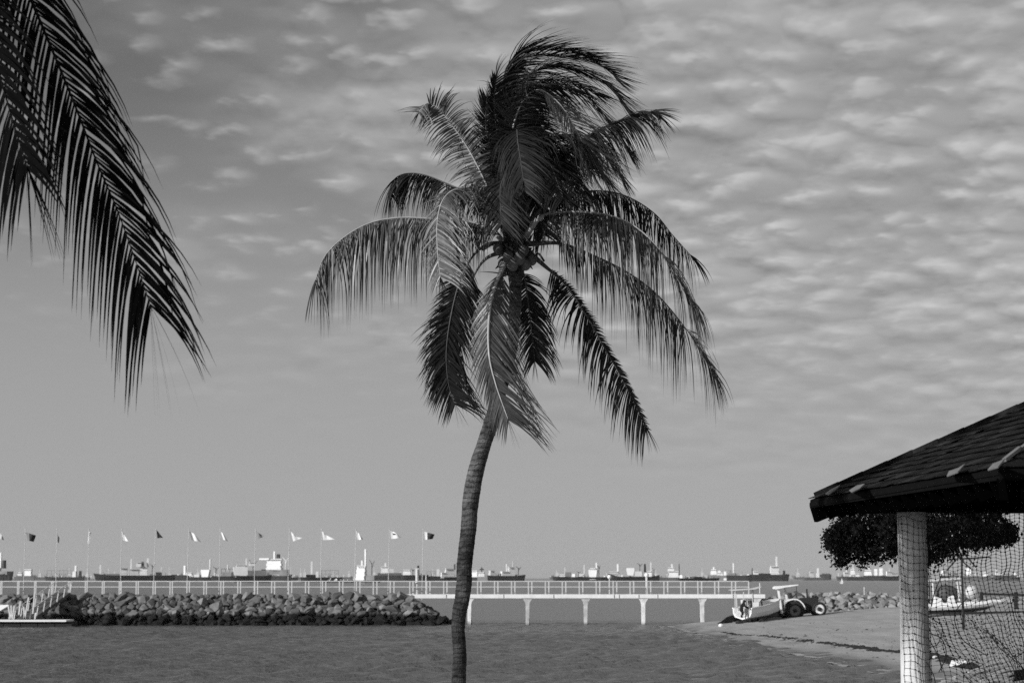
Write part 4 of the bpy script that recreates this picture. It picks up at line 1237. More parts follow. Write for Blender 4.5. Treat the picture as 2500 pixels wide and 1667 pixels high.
# ------------------------------------------------------------------ boat seen through the net
def net_boat():
    Y0 = 140.0
    A = (P(2240, 1480, Y0).x, Y0 + .4); B = (P(2462, 1470, Y0 + .4).x, Y0 - .6)
    zk0, zg0 = P(2260, 1494, Y0).z, P(2260, 1474, Y0).z
    zk1, zg1 = P(2460, 1468, Y0).z, P(2460, 1461, Y0).z
    root = empty('motor_boat', (A[0], A[1], zk0), 'long white motor boat standing on the beach behind the hanging net', 'motor boat')
    b = MB(); hull_shape(b, A, B, 1.0, zk0, zg0, zk1, zg1, bowpow=.6); b.build('hull', m_white, root)
    b = MB(); b.pxprism([(2262, 1492), (2330, 1490), (2400, 1482), (2440, 1471), (2405, 1487), (2360, 1496), (2264, 1499)], Y0, Y0 - .2, Y0 + .4); b.build('keel', m_dgrey, root)
    b = MB(); b.pxprism([(2280, 1474), (2283, 1456), (2297, 1460), (2300, 1474)], Y0, Y0 - .3, Y0 + .4); b.build('console', m_white, root)
    b = MB(); b.pxprism([(2311, 1472), (2313, 1456), (2326, 1452), (2329, 1471)], Y0, Y0 - .4, Y0 + .3); b.build('seat', m_white, root)
    for q in ((2335, 1416, 2343, 1466), (2344, 1416, 2351, 1466), (2276, 1418, 2279, 1460)):
        b = MB(); b.bar(P(q[0], q[1], Y0 - .3), P(q[2], q[3], Y0 - .3), .09); b.build('canopy_post', m_white, root)
    b = MB(); b.pxprism([(2264, 1414), (2344, 1408), (2348, 1413), (2266, 1419)], Y0, Y0 - .5, Y0 + .9); b.build('canopy', m_sp, root)
    b = MB(); b.ball(P(2312, 1449, Y0 + .3), .85, 12, 8, (1.0, .7, .72)); b.build('cover', m_dgrey, root, True)
    b = MB(); b.ball(P(2372, 1445, Y0), .50, 16, 10); tag(b.build('round_buoy', m_sp, None, True), 'large round pale buoy on the white boat behind the net', 'buoy')
    tr = empty('boat_trailer', P(2380, 1505, Y0), 'long dark boat trailer under the boat behind the net', 'boat trailer')
    b = MB(); b.bar(P(2200, 1498, Y0 - .6), P(2520, 1493, Y0 - .6), .1, .14); b.build('beam', m_black, tr)
    b = MB(); b.bar(P(2290, 1510, Y0 - .9), P(2450, 1500, Y0 - .9), .09, .1); b.build('beam', m_black, tr)
    b = MB(); b.bar(P(2300, 1505, Y0 - .75), P(2436, 1498.5, Y0 - .75), .06, .08); b.build('roller_board', m_sp, tr)
    for px in (2266, 2300, 2440):
        b = MB(); q = P(px, 1506, Y0 - .6); b.bar(q, (q.x, q.y, float(gz(q.x, q.y)) - .1), .1); b.build('support', m_black, tr)
    # dark rail behind
    r2 = empty('low_barrier', P(2450, 1455, 150), 'dark horizontal barrier beam at the right edge behind the net', 'barrier')
    b = MB(); b.bar(P(2398, 1449, 150), P(2560, 1453, 150), .16); b.build('beam', m_black, r2)
    for px in (2396, 2480, 2540):
        b = MB(); q = P(px, 1444, 150); b.bar(q, (q.x, 150, float(gz(q.x, 150)) - .2), .22); b.build('post', m_black, r2)
    # crossed pole
    Yp = 118.0
    r3 = empty('crossed_pole', P(2349, 1470, Yp), 'bare black pole with crossed sticks lashed to its top, seen through the net', 'pole')
    q0, q1 = P(2347, 1350, Yp), P(2350, 1448, Yp)
    q1.z = float(gz(q1.x, Yp)) - .2
    b = MB(); b.tube([q1, q0], [.09, .055], 7); b.build('pole', m_black, r3)
    for q in ((2346, 1364, 2417, 1359, .055), (2350, 1347, 2383, 1384, .05), (2311, 1392, 2346, 1352, .05), (2350, 1370, 2372, 1389, .045), (2335, 1352, 2352, 1370, .08)):
        b = MB(); b.tube([P(q[0], q[1], Yp), P(q[2], q[3], Yp)], q[4], 6); b.build('stick', m_black, r3)


net_boat()

# ------------------------------------------------------------------ weed line, crate, boards
m_weed = mat('dry_seaweed', 0.02, 0.9, 0.4, 20)


def weed_line():
    path = [(1765, 1543), (1795, 1548), (1820, 1550), (1860, 1552), (1900, 1556), (1930, 1558), (1965, 1563), (2000, 1568), (2050, 1574), (2080, 1578), (2120, 1583), (2150, 1588), (2200, 1591), (2240, 1594), (2280, 1601), (2320, 1611), (2350, 1621), (2400, 1633), (2440, 1640)]
    pts = [hit(*q) for q in path]
    rnd = random.Random(11)
    b = MB()
    cur = catmull(pts, 700)
    for i, p in enumerate(cur):
        t = i / len(cur)
        n_ = 0.5 + 0.5 * mn.noise(Vector((i * .07, 2, 5)))
        if n_ < (.52 if t < .5 else .42) + .10 * mn.noise(Vector((i * .31, 7, 1))): continue
        sz = (0.05 + .13 * t) * (n_ * 1.3)
        for q in range(3):
            x = p.x + rnd.gauss(0, .12 + .1 * t); y = p.y + rnd.gauss(0, .5)
            z = gzs(x, y) + .02
            r0 = sz * rnd.uniform(.5, 1.2)
            n = 5
            a0 = rnd.uniform(0, 6)
            vs = [(x, y, z + r0 * .55)] + [(x + r0 * 1.7 * math.cos(a0 + a * 1.2566) * rnd.uniform(.7, 1.3), y + r0 * 1.5 * math.sin(a0 + a * 1.2566) * rnd.uniform(.7, 1.3), z - .02) for a in range(n)]
            b.add(vs, [(0, 1 + a, 1 + (a + 1) % n) for a in range(n)])
    tag(b.build('seaweed', m_weed), 'line of dark washed-up seaweed along the tide mark of the beach', 'seaweed', kind='stuff')
    # scattered bits
    b = MB()
    for i in range(600):
        px = rnd.uniform(1850, 2500); py = rnd.uniform(1515, 1640)
        p = hit(px, py)
        if p.z < .15: continue
        r0 = rnd.uniform(.015, .05) * (2.2 if rnd.random() < .08 else 1)
        vs = [(p.x, p.y, p.z + r0 * .8)] + [(p.x + r0 * 2 * math.cos(a * 1.57), p.y + r0 * 2 * math.sin(a * 1.57), p.z - .01) for a in range(4)]
        b.add(vs, [(0, 1 + a, 1 + (a + 1) % 4) for a in range(4)])
    tag(b.build('beach_litter', m_weed), 'scattered dark bits of weed on the dry sand', 'litter', kind='stuff')


weed_line()
b = MB()
rnd = random.Random(17)
for k in range(900):
    yy = rnd.uniform(78, 168)
    xs_ = float(np.interp(yy, YS, XS)) - .12 + .5 * mn.noise(Vector((yy * .12, 3, 3))) + rnd.gauss(0, .10) - (rnd.choice([0, 0, .9]) if rnd.random() < .5 else 0)
    if mn.noise(Vector((yy * .25, 1, 8))) < -.1: continue
    a_ = rnd.uniform(.05, .22); l_ = rnd.uniform(.2, .9)
    vs = [(xs_ + a_ * math.cos(t_) , yy + l_ * math.sin(t_), .035 + rnd.uniform(0, .01)) for t_ in np.linspace(0, 5.24, 6)]
    b.add(vs, [tuple(range(6))])
tag(b.build('foam', mat('foam', .36, .9, .2, 5)), 'thin broken white foam along the waterline of the beach', 'foam', kind='stuff')
c = hit(2338, 1624)
b = MB()
vs = [(c.x - .34, c.y - .3, c.z - .02), (c.x + .30, c.y - .35, c.z - .02), (c.x + .34, c.y + .3, c.z - .02), (c.x - .3, c.y + .3, c.z - .02),
      (c.x - .28, c.y - .24, c.z + .17), (c.x + .34, c.y - .24, c.z + .22), (c.x + .27, c.y + .2, c.z + .26), (c.x - .2, c.y + .2, c.z + .24)]
b.add(vs, [(0, 3, 2, 1), (4, 5, 6, 7), (0, 1, 5, 4), (1, 2, 6, 5), (2, 3, 7, 6), (3, 0, 4, 7)])
tag(b.build('foam_block', m_white), 'bright white foam block lying on the seaweed line behind the net', 'foam block')
c = hit(2283, 1606)
b = MB(); b.ball(c + Vector((0, 0, .05)), .1, 7, 5, (1.4, 1, .8)); tag(b.build('white_pebble', m_sp), 'small pale lump on the seaweed right beside the column', 'stone')
c = hit(1760, 1529)
b = MB(); b.ball(c + Vector((0, 0, .1)), .16, 8, 6, (1.2, 1, .9)); tag(b.build('white_float', m_white), 'small white float at the water edge left of the boat trailer', 'float')


def board_pile():
    Yp = 61.0
    root = empty('board_pile', P(2420, 1667, Yp), 'pile of weathered pale boards at the bottom right below the net', 'board pile')
    m_b = mat('weathered_board', 0.30, .85, .45, 4, .4, 20, stretch=(1, 6, 6))
    rnd = random.Random(3)
    rows = [(2268, 1676, 2400, 1634), (2300, 1662, 2436, 1625), (2330, 1652, 2448, 1630), (2365, 1640, 2440, 1616), (2350, 1668, 2462, 1632), (2395, 1662, 2480, 1640), (2400, 1674, 2482, 1652), (2340, 1690, 2470, 1660), (2300, 1690, 2420, 1660), (2380, 1648, 2456, 1624), (2425, 1650, 2478, 1636), (2420, 1676, 2500, 1662), (2360, 1700, 2500, 1672), (2440, 1690, 2540, 1672)]
    for i, q in enumerate(rows):
        yy = Yp + (1650 - (q[1] + q[3]) / 2) * .012 + rnd.uniform(-.08, .08)
        b = MB(); b.bar(P(q[0], q[1], yy), P(q[2], q[3], yy + rnd.uniform(.1, .5)), .16, rnd.uniform(.05, .075)); b.build('board', m_b, root)
    # rough bed so the pile rests on the sand
    b = MB(); q = P(2400, 1690, Yp)
    b.box((q.x - 1.0, Yp - .1, gz(q.x, Yp) - .1), (q.x + 1.6, Yp + .6, q.z + .1)); b.build('bottom_board', m_darkwood, root)
    b = MB(); b.pxprism([(2479, 1638), (2540, 1634), (2540, 1700), (2480, 1700)], Yp, Yp + .1, Yp + .8)
    tag(b.build('dark_crate', m_darkwood), 'black crate right beside the pile of weathered boards', 'crate')


board_pile()


# ------------------------------------------------------------------ tree behind the column
def broad_tree():
    Yt = 56.0
    k = Yt / FPX
    cx = P(2238, 1300, Yt)
    base = Vector((P(2240, 1400, Yt).x, Yt, float(gz(P(2240, 1400, Yt).x, Yt)) - .1))
    root = empty('broadleaf_tree', base, 'dark dense broadleaf tree behind the white column', 'tree')
    m_bark = mat('tree_bark', .05, .9, .3, 8, .5, 20)
    b = MB()
    top = P(2240, 1330, Yt)
    b.tube([base, lerp(base, top, .35) + Vector((.05, 0, 0)), lerp(base, top, .7), top], [.17, .13, .11, .09], 9)
    b.build('trunk', m_bark, root, True)
    rnd = random.Random(21)
    for i in range(14):
        a = rnd.uniform(0, 6.28)
        s0 = lerp(base, top, rnd.uniform(.8, 1.0))
        e = Vector((cx.x + math.cos(a) * rnd.uniform(1.2, 2.3), Yt + math.sin(a) * rnd.uniform(.8, 1.6), P(0, rnd.uniform(1250, 1350), Yt).z))
        mid = lerp(s0, e, .5) + Vector((0, 0, .25))
        b = MB(); b.tube([s0, mid, e], [.06, .04, .015], 6); b.build('limb', m_bark, root, True)
    m_leaf = mat('tree_leaves', .006, .8, .5, 2, spec=.05)
    b = MB()
    # outline of the underside and flanks read from the photograph
    lo = [(2014, 1310), (2022, 1345), (2030, 1362), (2050, 1376), (2085, 1372), (2110, 1382), (2135, 1368), (2165, 1372), (2190, 1376), (2230, 1382), (2262, 1384), (2290, 1372), (2320, 1352), (2350, 1346), (2390, 1338), (2420, 1336), (2448, 1325), (2470, 1315), (2478, 1300)]
    hi = [(2014, 1300), (2022, 1286), (2045, 1268), (2075, 1240), (2110, 1215), (2240, 1190), (2400, 1225), (2440, 1250), (2460, 1278), (2478, 1295)]
    clumps = []
    for i in range(800):
        px = rnd.uniform(2022, 2470)
        yl = np.interp(px, [q[0] for q in lo], [q[1] for q in lo]); yh = np.interp(px, [q[0] for q in hi], [q[1] for q in hi])
        yl += 26 * mn.noise(Vector((px * .045, 1, 1))) + 4; yh -= 14 * mn.noise(Vector((px * .05, 5, 1)))
        u = rnd.random()
        py = lerp(yh + 6, yl - 6, u)
        if mn.noise(Vector((px * .03, py * .05, 3))) < -.22 and (u < .25 or u > .6 or px < 2080 or px > 2420): continue
        ex = (px - 2245) / 232; ey = (py - 1290) / 95
        dd = math.sqrt(max(0, 1 - min(1, ex * ex + ey * ey)))
        yy = Yt + rnd.uniform(-1, 1) * (0.4 + 1.8 * dd)
        clumps.append(P(px, py, yy) )
    for c in clumps:
        rr = rnd.uniform(.16, .34)
        for q in range(34):
            d = Vector((rnd.gauss(0, 1), rnd.gauss(0, 1), rnd.gauss(0, .8)))
            p = c + d.normalized() * rr * rnd.random() ** .4
            s_ = rnd.uniform(.035, .075)
            u = Vector((rnd.gauss(0, 1), rnd.gauss(0, 1), rnd.gauss(0, 1) - .6)).normalized()
            v_ = u.cross(Vector((rnd.gauss(0, 1), rnd.gauss(0, 1), rnd.gauss(0, 1)))).normalized()
            b.add([p - u * s_, p + v_ * s_ * .5, p + u * s_ * 1.2, p - v_ * s_ * .5], [(0, 1, 2, 3)])
    b.build('crown', m_leaf, root)


broad_tree()


# ------------------------------------------------------------------ pavilion
def pavilion():
    C1 = P(1978, 1224, 25.2); C2 = P(2440, 1150, 18.0)
    ze = 4.98
    C1.z = C2.z = ze
    u = (C1 - C2); Ls = u.length; u.normalize()
    vv = Vector((u.y, -u.x, 0))
    C3 = C2 + vv * Ls; C4 = C1 + vv * Ls
    cen = (C1 + C3) / 2
    apex = Vector((cen.x, cen.y, ze + 1.75))
    gb = float(gz(cen.x, cen.y))
    root = empty('beach_pavilion', (cen.x, cen.y, gb), 'open beach pavilion with a dark shingled hip roof on round white columns', 'pavilion')
    m_sh = mat('old_shingle', 0.014, 0.85, 0.7, 2.5, 0.6, 30, spec=.1)
    t = m_sh.node_tree; bs = t.nodes['Principled BSDF']
    src = bs.inputs['Base Color'].links[0].from_socket
    oi = N(t, 'ShaderNodeObjectInfo'); vm = N(t, 'ShaderNodeVectorMath'); vm.operation = 'SCALE'
    L(t, src, vm.inputs[0]); L(t, M(t, 'ADD', .45, M(t, 'MULTIPLY', M(t, 'POWER', oi.outputs['Random'], 3.0), 1.5)), vm.inputs['Scale']); L(t, vm.outputs[0], bs.inputs['Base Color'])
    m_pale = mat('broken_shingle', 0.14, .8, .2, 6)
    # roof body (a thick pyramid shell)
    b = MB()
    th = Vector((0, 0, -.10))
    vs = [C1, C2, C3, C4, apex, C1 + th, C2 + th, C3 + th, C4 + th, apex + th]
    b.add(vs, [(1, 0, 4), (2, 1, 4), (3, 2, 4), (0, 3, 4), (5, 6, 9), (6, 7, 9), (7, 8, 9), (8, 5, 9), (0, 1, 6, 5), (1, 2, 7, 6), (2, 3, 8, 7), (3, 0, 5, 8)])
    b.build('roof', m_darkwood, root)
    off = LOC[root.name]
    rnd = random.Random(8)

    def facet(A, B, rows, cols, joined):
        """shingle courses on the triangle A,B,apex; A->B along the eave"""
        e = (B - A); mid = (A + B) / 2; slope = apex - mid
        n_ = e.cross(slope).normalized()
        if n_.z < 0: n_ = -n_
        ed = e.normalized(); sdn = slope.normalized()
        sl = slope.length; rh = sl / rows
        jb = MB(); cnt = 0
        for r_i in range(rows):
            f = r_i / rows
            halfw = e.length / 2 * (1 - f)
            cw = e.length / cols
            nn = max(1, int(2 * halfw / cw))
            shift = (cw * .5 if r_i % 2 else 0)
            x = -halfw + (shift - cw if shift else 0)
            while x < halfw:
                xa, xb = max(x + .006, -halfw), min(x + cw - .006, halfw)
                x += cw
                if xb - xa < .04: continue
                lift = rnd.uniform(.002, .012) + (.02 if rnd.random() < .05 else 0)
                ln = rh * rnd.uniform(1.12, 1.3)
                s0 = f * sl - rnd.uniform(.0, .02)
                th_ = .010
                # taper at the hips so nothing pokes out
                xt0, xt1 = xa, xb
                hw2 = e.length / 2 * (1 - min(1, (s0 + ln) / sl))
                xt0 = max(xt0, -hw2 - .0); xt1 = min(xt1, hw2)
                if xt1 < xt0: xt0 = xt1 = (max(min(xa, hw2), -hw2))
                base0 = mid + sdn * s0 + n_ * (lift + th_ + .018)
                top0 = mid + sdn * (s0 + ln) + n_ * (.012)
                q = [base0 + ed * xa, base0 + ed * xb, top0 + ed * xt1, top0 + ed * xt0]
                lo_ = [p - n_ * th_ for p in q]
                fs = [(0, 1, 2, 3), (7, 6, 5, 4), (0, 4, 5, 1), (1, 5, 6, 2), (2, 6, 7, 3), (3, 7, 4, 0)]
                if joined or cnt >= 300:
                    jb.add(q + lo_, fs)
                else:
                    bb = MB(); bb.add(q + lo_, fs)
                    pale = False
                    bb.build('shingle', m_pale if pale else m_sh, root)
                    cnt += 1
        if jb.v:
            o = jb.build('upper_shingles', m_sh, root); o['kind'] = 'stuff'
    facet(C1, C2, 19, 26, False)
    facet(C2, C3, 19, 26, True)
    # lifted pale shingles seen in the photograph
    nrm = (C2 - C1).cross(apex - C1).normalized()
    if nrm.z < 0: nrm = -nrm
    o_ = Vector((0, 0, CAMZ))
    for poly in ([(2311, 1161), (2317, 1149), (2340, 1141), (2356, 1131), (2338, 1151)], [(2411, 1146), (2424, 1131), (2440, 1125), (2453, 1118), (2436, 1139)],
                 [(2073, 1196), (2092, 1184), (2111, 1180), (2098, 1192), (2080, 1201)], [(2015, 1204), (2030, 1193), (2050, 1183), (2044, 1190), (2022, 1206)]):
        q = []
        for i, (px, py) in enumerate(poly):
            d = P(px, py, 20) - o_
            tt = (C1 + nrm * (.055 + .012 * i) - o_).dot(nrm) / d.dot(nrm)
            q.append(o_ + d * tt)
        n_ = len(q)
        bb = MB(); bb.add(q + [z - nrm * .012 for z in q], [tuple(range(n_)), tuple(range(2 * n_ - 1, n_ - 1, -1))] + [(i, i + n_, (i + 1) % n_ + n_, (i + 1) % n_) for i in range(n_)])
        bb.build('lifted_shingle', m_pale, root, label='pale lifted shingle')
    # ridge caps along the near hip, some bare and pale
    hv = apex - C2
    for i in range(14):
        a = C2 + hv * (.02 + i * .068) + Vector((0, 0, .05)); e = C2 + hv * (.02 + (i + .94) * .068) + Vector((0, 0, .065))
        bb = MB(); bb.bar(a, e, .035, .03); bb.build('ridge_cap', m_pale if i in (0, 1, 2) else m_sh, root)
    hv = apex - C1
    for i in range(14):
        a = C1 + hv * (.02 + i * .068) + Vector((0, 0, .005)); e = C1 + hv * (.02 + (i + 1.02) * .068) + Vector((0, 0, .012))
        bb = MB(); bb.bar(a, e, .12, .10); bb.build('ridge_cap', m_sh, root)
    m_under = mat('dark_rafter', .0012, 1.0, spec=0)  # near-black, for rafters, hip rafters and beams
    # rafters under the left eave
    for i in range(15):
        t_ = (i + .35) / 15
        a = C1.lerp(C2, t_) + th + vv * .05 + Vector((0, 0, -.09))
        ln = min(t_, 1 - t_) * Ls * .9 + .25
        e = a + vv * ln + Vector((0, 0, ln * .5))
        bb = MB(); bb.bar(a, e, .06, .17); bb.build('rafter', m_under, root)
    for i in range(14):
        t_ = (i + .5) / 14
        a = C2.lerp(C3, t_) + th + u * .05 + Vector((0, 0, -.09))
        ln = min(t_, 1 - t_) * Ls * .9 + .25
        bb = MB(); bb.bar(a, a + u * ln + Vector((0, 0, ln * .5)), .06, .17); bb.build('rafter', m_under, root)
    # hip rafters poke out at corners
    for C in (C1, C2):
        d = (apex - C).normalized()
        bb = MB(); bb.bar(C + th + Vector((0, 0, -.10)) + d * .05, apex + th + Vector((0, 0, -.14)), .08, .2); bb.build('hip_rafter', m_under, root)
    # eave boards
    for A, B in ((C1, C2), (C2, C3)):
        bb = MB(); bb.bar(A + Vector((0, 0, -.06)) + (B - A).normalized() * .02, B + Vector((0, 0, -.03)), .03, .05); bb.build('eave_board', m_darkwood, root)
    # ring beams
    zb_ = 4.80
    ins = .66
    K1 = C1 + vv * ins - u * ins; K2 = C2 + vv * ins + u * ins; K3 = C3 - vv * ins + u * ins; K4 = C4 - vv * ins - u * ins
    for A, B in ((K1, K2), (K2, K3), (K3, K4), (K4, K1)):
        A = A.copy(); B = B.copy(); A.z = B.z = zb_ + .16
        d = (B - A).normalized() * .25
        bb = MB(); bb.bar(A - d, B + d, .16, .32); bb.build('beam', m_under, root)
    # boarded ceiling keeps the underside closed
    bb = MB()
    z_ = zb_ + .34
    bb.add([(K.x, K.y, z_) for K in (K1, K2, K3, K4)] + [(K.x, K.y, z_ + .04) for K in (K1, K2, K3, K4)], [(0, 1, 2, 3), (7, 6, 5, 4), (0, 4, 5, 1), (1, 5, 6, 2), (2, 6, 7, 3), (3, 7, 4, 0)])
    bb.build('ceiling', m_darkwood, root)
    # round columns
    m_col = mat('column_plaster', .55, .8, .10, 4, .25, 14)
    pc = P(2230, 1411, 24.4)
    cols = [(pc.x, 24.4)]
    for K in (K2, K3, K4): cols.append((K.x, K.y))
    for i, (x, y) in enumerate(cols):
        g_ = float(gz(x, y)) - .1
        bb = MB()
        zs = np.linspace(g_, zb_ - .002, 10)
        bb.tube([(x, y, z) for z in zs], [.176 + .004 * math.sin(z * 3) for z in zs], 32)
        bb.build('column', m_col, root, True)
    return (pc.x, 24.4)


COLX, COLY = pavilion()


# ------------------------------------------------------------------ fishing net
def fishing_net():
    m_net = mat('tarred_net', 0.012, .8)
    b = MB()
    rnd = random.Random(12)
    R0 = .19

    def world(px, py, dy): return P(px, py, COLY + dy)

    def strand(pts, r_):
        # 3-sided thin tube
        b.tube(pts, r_, 3, False)

    def knot(p, s_): b.ball(p, s_, 4, 3, (1, 1, 1.15))
    # sheet right of the column: u 0..1 across, v 0..1 down
    def S2(u, v_):
        px = 2262 + u * 290
        py = 1250 + v_ * 440
        # the net is gathered: verticals drift right and bunch in the lower half
        g = max(0, v_ - .38) / .62
        drag = g * (40 + 120 * math.sin(math.pi * min(1, u * .9 + .05)))
        px += drag * (.9 - .5 * u) * g ** .3
        # sagging and billowing
        py += 14 * math.sin(u * 5.5 + 1.0) * (v_ ** 1.5) + g * 46 * math.sin(u * 3.1 + .4) + 7 * math.sin(u * 13 + v_ * 5) * v_
        px += 7 * math.sin(v_ * 9 + u * 3) * v_ + 3.0 * math.sin(v_ * 31 + u * 17) * (.3 + v_)
        py += 3.0 * math.sin(u * 47 + v_ * 11)
        nx_ = mn.noise(Vector((u * 6, v_ * 7, .5))) * 11 * (.25 + v_); ny_ = mn.noise(Vector((u * 6, v_ * 7, 7.5))) * 11 * (.25 + v_)
        px += nx_; py += ny_
        dy = -.12 + .22 * math.sin(u * 6 + v_ * 4) * v_ + .30 * g * math.sin(u * 9)
        return px, py, dy
    nu, nvv = 27, 50
    grid = [[world(*S2(i / nu, j / nvv)) for j in range(nvv + 1)] for i in range(nu + 1)]
    for i in range(nu + 1):
        # in the open top right the verticals are heavier
        strand(grid[i], .0032 + (.0022 if i in (13, 14, 18, 19, 22) else 0) + .0008 * (i % 3 == 0))
    for j in range(nvv + 1):
        strand([grid[i][j] for i in range(nu + 1)], .0026)
    for i in range(nu + 1):
        for j in range(nvv + 1):
            knot(grid[i][j], rnd.uniform(.005, .0115))
    # a second, looser fold in the lower half with diagonal lie
    def S3(u, v_):
        px = 2262 + 270 * u + 120 * v_ * (1 - u * .4)
        py = 1500 + 190 * v_ + 60 * u * v_ + 10 * math.sin(u * 8 + v_ * 3)
        px += mn.noise(Vector((u * 7, v_ * 5, 2.5))) * 16; py += mn.noise(Vector((u * 7, v_ * 5, 4.5))) * 14
        return px, py, .10 + .15 * math.sin(u * 7)
    nu3, nv3 = 20, 16
    g3 = [[world(*S3(i / nu3, j / nv3)) for j in range(nv3 + 1)] for i in range(nu3 + 1)]
    for i in range(nu3 + 1): strand(g3[i], .0028)
    for j in range(nv3 + 1): strand([g3[i][j] for i in range(nu3 + 1)], .002)
    for i in range(nu3 + 1):
        for j in range(nv3 + 1): knot(g3[i][j], rnd.uniform(.006, .012))
    # wrapped round the column
    def C(a, z): return Vector((COLX + R0 * math.sin(a), COLY - R0 * math.cos(a), z))
    zt, zb_ = P(2230, 1262, COLY).z, P(2230, 1700, COLY).z
    nz = 25
    na = 9
    gc = []
    for i in range(na):
        row = []
        a = -1.15 + i * .32
        for j in range(nz + 1):
            z = lerp(zt, zb_, j / nz)
            aa = a + .09 * math.sin(z * 2.2 + i) + .55 * ((j / nz) ** 1.6) * (.35 + .2 * math.sin(i)) + .05 * rnd.uniform(-1, 1)
            z2_ = z + .016 * math.sin(i * 1.1 + j * .3) - .010 * i + .006 * rnd.uniform(-1, 1)
            row.append((aa, z2_))
        gc.append(row)
    for i in range(na):
        strand([C(*q) for q in gc[i]], .0028)
    for j in range(nz + 1):
        strand([C(*gc[i][j]) for i in range(na)] + [grid[0][min(nvv, int(j * nvv / nz))]], .0022)
    for i in range(na):
        for j in range(nz + 1): knot(C(*gc[i][j]), rnd.uniform(.004, .010))
    # loose loops and ropes
    for q in ([(2270, 1545), (2300, 1560), (2310, 1600), (2292, 1640)], [(2265, 1555), (2290, 1600), (2300, 1640)], [(2400, 1535), (2418, 1548), (2440, 1580), (2470, 1605), (2500, 1635)],
              [(2262, 1615), (2280, 1650), (2285, 1690)], [(2276, 1510), (2300, 1530), (2290, 1570), (2268, 1580)], [(2420, 1545), (2450, 1575), (2490, 1620), (2510, 1650)],
              [(2300, 1400), (2280, 1450), (2274, 1480)], [(2360, 1460), (2330, 1500), (2350, 1560), (2410, 1600)], [(2470, 1610), (2500, 1590), (2520, 1570)]):
        pts = catmull([world(x, y, -.16) for x, y in q], 14)
        strand(pts, .0065)
    for i in range(3):
        x = 2410 + i * 12; y = 1540 + i * 14
        knot(world(x, y, -.16), .022)
    o = b.build('fishing_net', m_net)
    tag(o, 'black fishing net wrapped round the white column and hanging in folds from the pavilion', 'fishing net')


fishing_net()


# ------------------------------------------------------------------ palms
def leaf_mat(name, val, gloss, tr):
    m = bpy.data.materials.new(name); m.use_nodes = True
    t = m.node_tree; bs = t.nodes['Principled BSDF']
    g = N(t, 'ShaderNodeNewGeometry')
    n = N(t, 'ShaderNodeTexNoise'); n.inputs['Scale'].default_value = 9; n.inputs['Detail'].default_value = 3
    L(t, g.outputs['Position'], n.inputs['Vector'])
    c = M(t, 'MULTIPLY', M(t, 'ADD', .35, M(t, 'MULTIPLY', n.outputs['Fac'], 1.3)), val)
    cb = N(t, 'ShaderNodeCombineColor')
    for i in range(3): L(t, c, cb.inputs[i])
    L(t, cb.outputs[0], bs.inputs['Base Color'])
    bs.inputs['Roughness'].default_value = gloss
    bs.inputs['Specular IOR Level'].default_value = .5
    if tr:
        td = N(t, 'ShaderNodeBsdfTranslucent'); td.inputs[0].default_value = (val * .6, val * .6, val * .6, 1)
        mx = N(t, 'ShaderNodeMixShader'); mx.inputs[0].default_value = tr
        L(t, bs.outputs[0], mx.inputs[1]); L(t, td.outputs[0], mx.inputs[2])
        out = t.nodes['Material Output']; L(t, mx.outputs[0], out.inputs[0])
    return m


m_leaf = leaf_mat('palm_leaflet', 0.055, .42, .07)
m_leafd = leaf_mat('crown_shade_leaflet', 0.013, .6, .02)  # darker copy: the shade inside the crown put into the colour
m_leafd.node_tree.nodes['Principled BSDF'].inputs['Specular IOR Level'].default_value = .2
m_ribd = mat('crown_shade_midrib', .06, .6, .2, 6)  # midrib copy with the same crown shade in its colour
m_rib = mat('palm_midrib', .34, .5, .2, 6)
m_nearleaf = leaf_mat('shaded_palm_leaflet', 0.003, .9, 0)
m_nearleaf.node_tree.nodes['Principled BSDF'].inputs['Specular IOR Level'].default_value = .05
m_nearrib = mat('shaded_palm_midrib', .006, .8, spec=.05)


def leaflet(p, d, wdt, Ln, droop, wind, nrm, segs, rnd, kink=0):
    """returns verts, faces of one tapered, bending blade"""
    g = Vector((0, 0, -1)) * droop + wind
    seg = Ln / segs
    vs = []
    cur = Vector(p); dr = Vector(d).normalized()
    kseg = rnd.randint(2, segs - 1) if kink else -1
    for i in range(segs + 1):
        t = i / segs
        w_ = wdt * (min(1, .45 + t * 3.2) * (1 - t) ** .9 + .02)
        sd = dr.cross(nrm)
        if sd.length < 1e-3: sd = dr.cross(Vector((.3, .9, .2)))
        sd.normalize()
        vs.append(cur + sd * w_ / 2); vs.append(cur - sd * w_ / 2)
        k = g * (seg * (.55 + 1.2 * t))
        if i == kseg: k = k + Vector((0, 0, -1.3))
        dr = (dr + k).normalized()
        cur = cur + dr * seg
    fs = [(2 * i, 2 * i + 1, 2 * i + 3, 2 * i + 2) for i in range(segs)]
    return vs, fs


